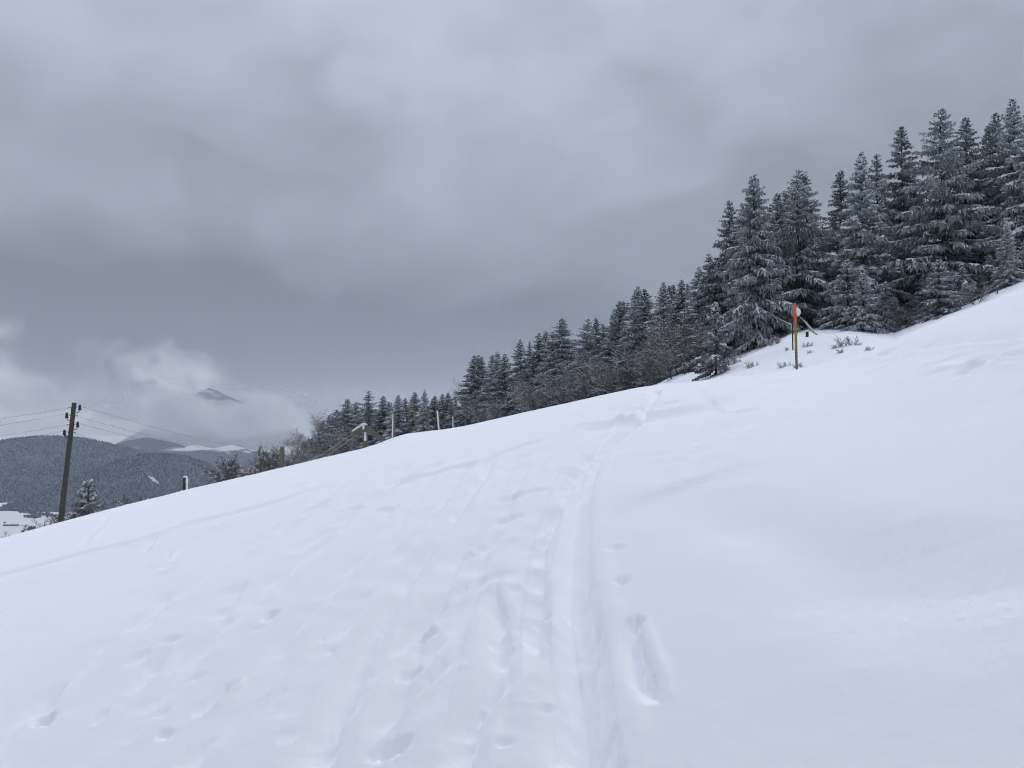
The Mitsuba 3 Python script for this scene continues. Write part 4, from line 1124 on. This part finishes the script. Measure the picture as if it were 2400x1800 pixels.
def rod(p0, p1, r0, r1, dome=False):
    n = 6
    t_ = np.linspace(0, 1, n)
    pts = p0 + np.outer(t_, p1 - p0)
    rr = r0 + (r1 - r0) * t_
    if dome:
        a = unit(p1 - p0)
        pts = np.vstack([pts] + [p1 + a * r1 * math.sin(q) for q in (0.4, 0.8, 1.2, 1.5)])
        rr = np.concatenate([rr, [r1 * math.cos(q) for q in (0.4, 0.8, 1.2, 1.5)]])
    return sweep(pts, rr, 16)


fr = [0, 0.262, 0.68, 1.35]
part('orange_tip', mk, mikit.ply(rod(mt - ma * Lm * fr[1], mt, 0.043, 0.040, True), ORANGE, smooth=40), 'fluorescent orange top')
part('yellow_band', mk, mikit.ply(rod(mt - ma * Lm * fr[2], mt - ma * Lm * fr[1], 0.041, 0.0415), YELLOW, smooth=40), 'faded yellow middle')
part('shaft', mk, mikit.ply(rod(mt - ma * Lm * fr[3], mt - ma * Lm * fr[2], 0.040, 0.0395), GREYWOOD, smooth=40), 'bare grey-brown foot')

SY = 47.0
sc = at(1864.5, 732, SY)
sk = thing('round_sign', 'round sign seen from behind, half covered with snow, by the marker pole', 'sign')
zs = float(ground(sc[0] - 0.12, sc[1]))
Rs = T().translate(sc.tolist()).rotate([0, 0, 1], -18).rotate([1, 0, 0], 90)
disc = trimesh.creation.revolve(np.array([(0, -0.03), (0.25, -0.025), (0.275, -0.01), (0.28, 0.012), (0.26, 0.02), (0.2, 0.05), (0.0, 0.085)]), sections=36)
part('disc', sk, mikit.ply(disc, SIGN_BACK, smooth=40, to_world=Rs))
sg_ = trimesh.creation.icosphere(3, 0.27)
sg_ = sg_.slice_plane([0.0, 0, 0], [0.92, 0.39, 0])
sg_.apply_scale([1, 1, 0.42])
part('snow', sk, mikit.ply(sg_, TREE_SNOW, smooth=50, to_world=T().translate((sc + np.array([0.0, -0.05, 0.0])).tolist()).rotate([0, 0, 1], -18).rotate([1, 0, 0], 90)))
spx = at(1859, 760, SY)
part('post', sk, mikit.ply(sweep([[spx[0], spx[1] + 0.12, zs - 0.4], [spx[0], spx[1] + 0.12, sc[2] + 0.15]], 0.036, 10), BARK, smooth=40))
lt = thing('leaning_trunk', 'pale dead trunk leaning down to the snow right of the round sign', 'dead trunk')
l0, l1 = at(1874, 742, 50), at(1918, 795, 53)
l1[2] = float(ground(l1[0], l1[1])) - 0.1
t_ = np.linspace(0, 1, 12)
lp = l0 + np.outer(t_, l1 - l0) + np.stack([0.05 * np.sin(t_ * 7), 0 * t_, -0.10 * np.sin(t_ * 3.1)], 1)
part('trunk', lt, mikit.ply(sweep(lp, 0.022 + 0.02 * t_, 8), SIGN_BACK, smooth=40))
part('snow', lt, mikit.ply(snow_slab(lp[2], lp[-3], UP * 0.05 + np.array([0, -0.01, 0]), 0.09, 0.045, 9), TREE_SNOW, smooth=50))
for yy, dx, px, py0, py1 in ((51, 0, 1891, 776, 800),):
    c1 = at(px, py0, yy)
    z1 = float(ground(c1[0], c1[1]))
    k = thing('tree_stump', 'short grey stump standing in the snow right of the round sign', 'stump')
    part('stump', k, mikit.ply(sweep([[c1[0], c1[1], z1 - 0.3], [c1[0] + 0.03, c1[1], c1[2]]], 0.09, 9), BARK, smooth=40))
    cap = trimesh.creation.icosphere(2, 0.11)
    cap.apply_scale([1, 1, 0.6])
    part('snow_cap', k, mikit.ply(cap, TREE_SNOW, smooth=True, to_world=T().translate([c1[0] + 0.03, c1[1], c1[2]])))
m2 = at(1924, 800, 54)
z2 = float(ground(m2[0], m2[1]))
k = thing('marker_pole', 'small thin marker pole with red bands far back in the clearing', 'marker pole')
part('shaft', k, mikit.ply(rod(np.array([m2[0], m2[1], z2 - 0.4]), np.array([m2[0], m2[1], m2[2] - 0.12]), 0.026, 0.026), GREYWOOD, smooth=40))
part('red_band', k, mikit.ply(rod(np.array([m2[0], m2[1], m2[2] - 0.12]), np.array([m2[0], m2[1], m2[2] + 0.05]), 0.03, 0.03), ORANGE, smooth=40))
part('tip', k, mikit.ply(rod(np.array([m2[0], m2[1], m2[2] + 0.05]), np.array([m2[0], m2[1], m2[2] + 0.45]), 0.026, 0.026, True), GREYWOOD, smooth=40))

# ------------------------------------------------------------------ the air
# fog hanging round the distant peak
FX0, FX1, FY0, FY1, FZ0, FZ1 = -3100.0, -700.0, 4950.0, 5600.0, -165.0, 300.0
nx_, ny_, nz_ = 160, 10, 60
fz, fy, fx = np.meshgrid(np.linspace(FZ0, FZ1, nz_), np.linspace(FY0, FY1, ny_), np.linspace(FX0, FX1, nx_), indexing='ij')
q_ = np.stack([fx / 190, fy / 500, fz / 100], -1)
nf = meshkit.fbm(q_ + 1.0 * np.stack([meshkit.fbm(q_ + 7, 3, 3), 0 * fx, meshkit.fbm(q_ + 17, 3, 4)], -1), 5, 19) - 0.5


def gauss(cx, cz, sx, sz, tilt=0.0):
    dx, dz = fx - cx, fz - cz - tilt * (fx - cx)
    return np.exp(-0.5 * ((dx / sx) ** 2 + (dz / sz) ** 2))


body = 1.2 * gauss(-1850, 15, 330, 70) + 0.9 * gauss(-2110, 100, 75, 55) + 0.9 * gauss(-1600, 75, 105, 48) + 0.40 * gauss(-1735, 170, 65, 28)
hole = 1.9 * gauss(-1880, 165, 95, 46, -0.16) + 0.8 * gauss(-1690, 118, 130, 22, -0.14)
dens = np.clip(body * (1 + 3.0 * nf) - 1.0 * hole - 0.22 + 0.35 * nf, 0, 1.3)
edge = np.clip((fx - FX0) / 300, 0, 1) * np.clip((FX1 - fx) / 300, 0, 1) * np.clip((fz - FZ0) / 60, 0, 1) * np.clip((FZ1 - fz) / 60, 0, 1) * np.clip((fy - FY0) / 100, 0, 1) * np.clip((FY1 - fy) / 100, 0, 1)
grid = mi.VolumeGrid((dens * edge + 0.98e-4 / 0.016)[..., None].astype(np.float32))
FB = T().translate([(FX0 + FX1) / 2, (FY0 + FY1) / 2, (FZ0 + FZ1) / 2]).scale([(FX1 - FX0) / 2, (FY1 - FY0) / 2, (FZ1 - FZ0) / 2])
scene['fog'] = {'type': 'heterogeneous', 'albedo': {'type': 'rgb', 'value': [0.90, 0.91, 0.925]}, 'scale': 0.016,
                'sigma_t': {'type': 'gridvolume', 'grid': grid, 'to_world': FB @ T().translate([-1, -1, -1]).scale([2, 2, 2])}}
from shapely.geometry import Point as _Pt
from shapely.ops import unary_union as _union
_col = (dens * edge).max(1)
_cells = [_Pt(fx[a, 0, b], fz[a, 0, b]).buffer(20, 6) for a, b in zip(*np.nonzero(_col > 0.025))]
_shape = _union(_cells).buffer(14).buffer(-10).simplify(2.0)
_polys = [g for g in getattr(_shape, 'geoms', [_shape]) if g.area > 4000]
_fm = trimesh.util.concatenate([trimesh.creation.extrude_polygon(g, FY1 - FY0 - 20, engine='earcut') for g in _polys])
_fm.apply_transform(np.array([[1, 0, 0, 0], [0, 0, -1, FY1 - 10], [0, 1, 0, 0], [0, 0, 0, 1.0]]))
if _fm.volume < 0:
    _fm.invert()
structure('fog_bank', mikit.ply(_fm, {'type': 'mask', 'opacity': 0.002, 'bsdf': {'type': 'twosided', 'bsdf': {'type': 'diffuse', 'reflectance': {'type': 'rgb', 'value': [0.3, 0.3, 0.3]}}}},
                                interior={'type': 'ref', 'id': 'fog'}, exterior={'type': 'ref', 'id': 'air'}), 'torn bank of fog hanging round the distant peak', 'stuff')
scene['air'] = {'type': 'homogeneous', 'albedo': {'type': 'rgb', 'value': [0.94, 0.95, 0.965]}, 'sigma_t': {'type': 'rgb', 'value': [0.85e-4, 0.98e-4, 1.16e-4]}}
structure('haze', {'type': 'cube', 'to_world': T().translate([-1500, 3500, 60]).scale([8500, 8000, 310]), 'bsdf': {'type': 'null'}, 'interior': {'type': 'ref', 'id': 'air'}}, None, 'stuff')
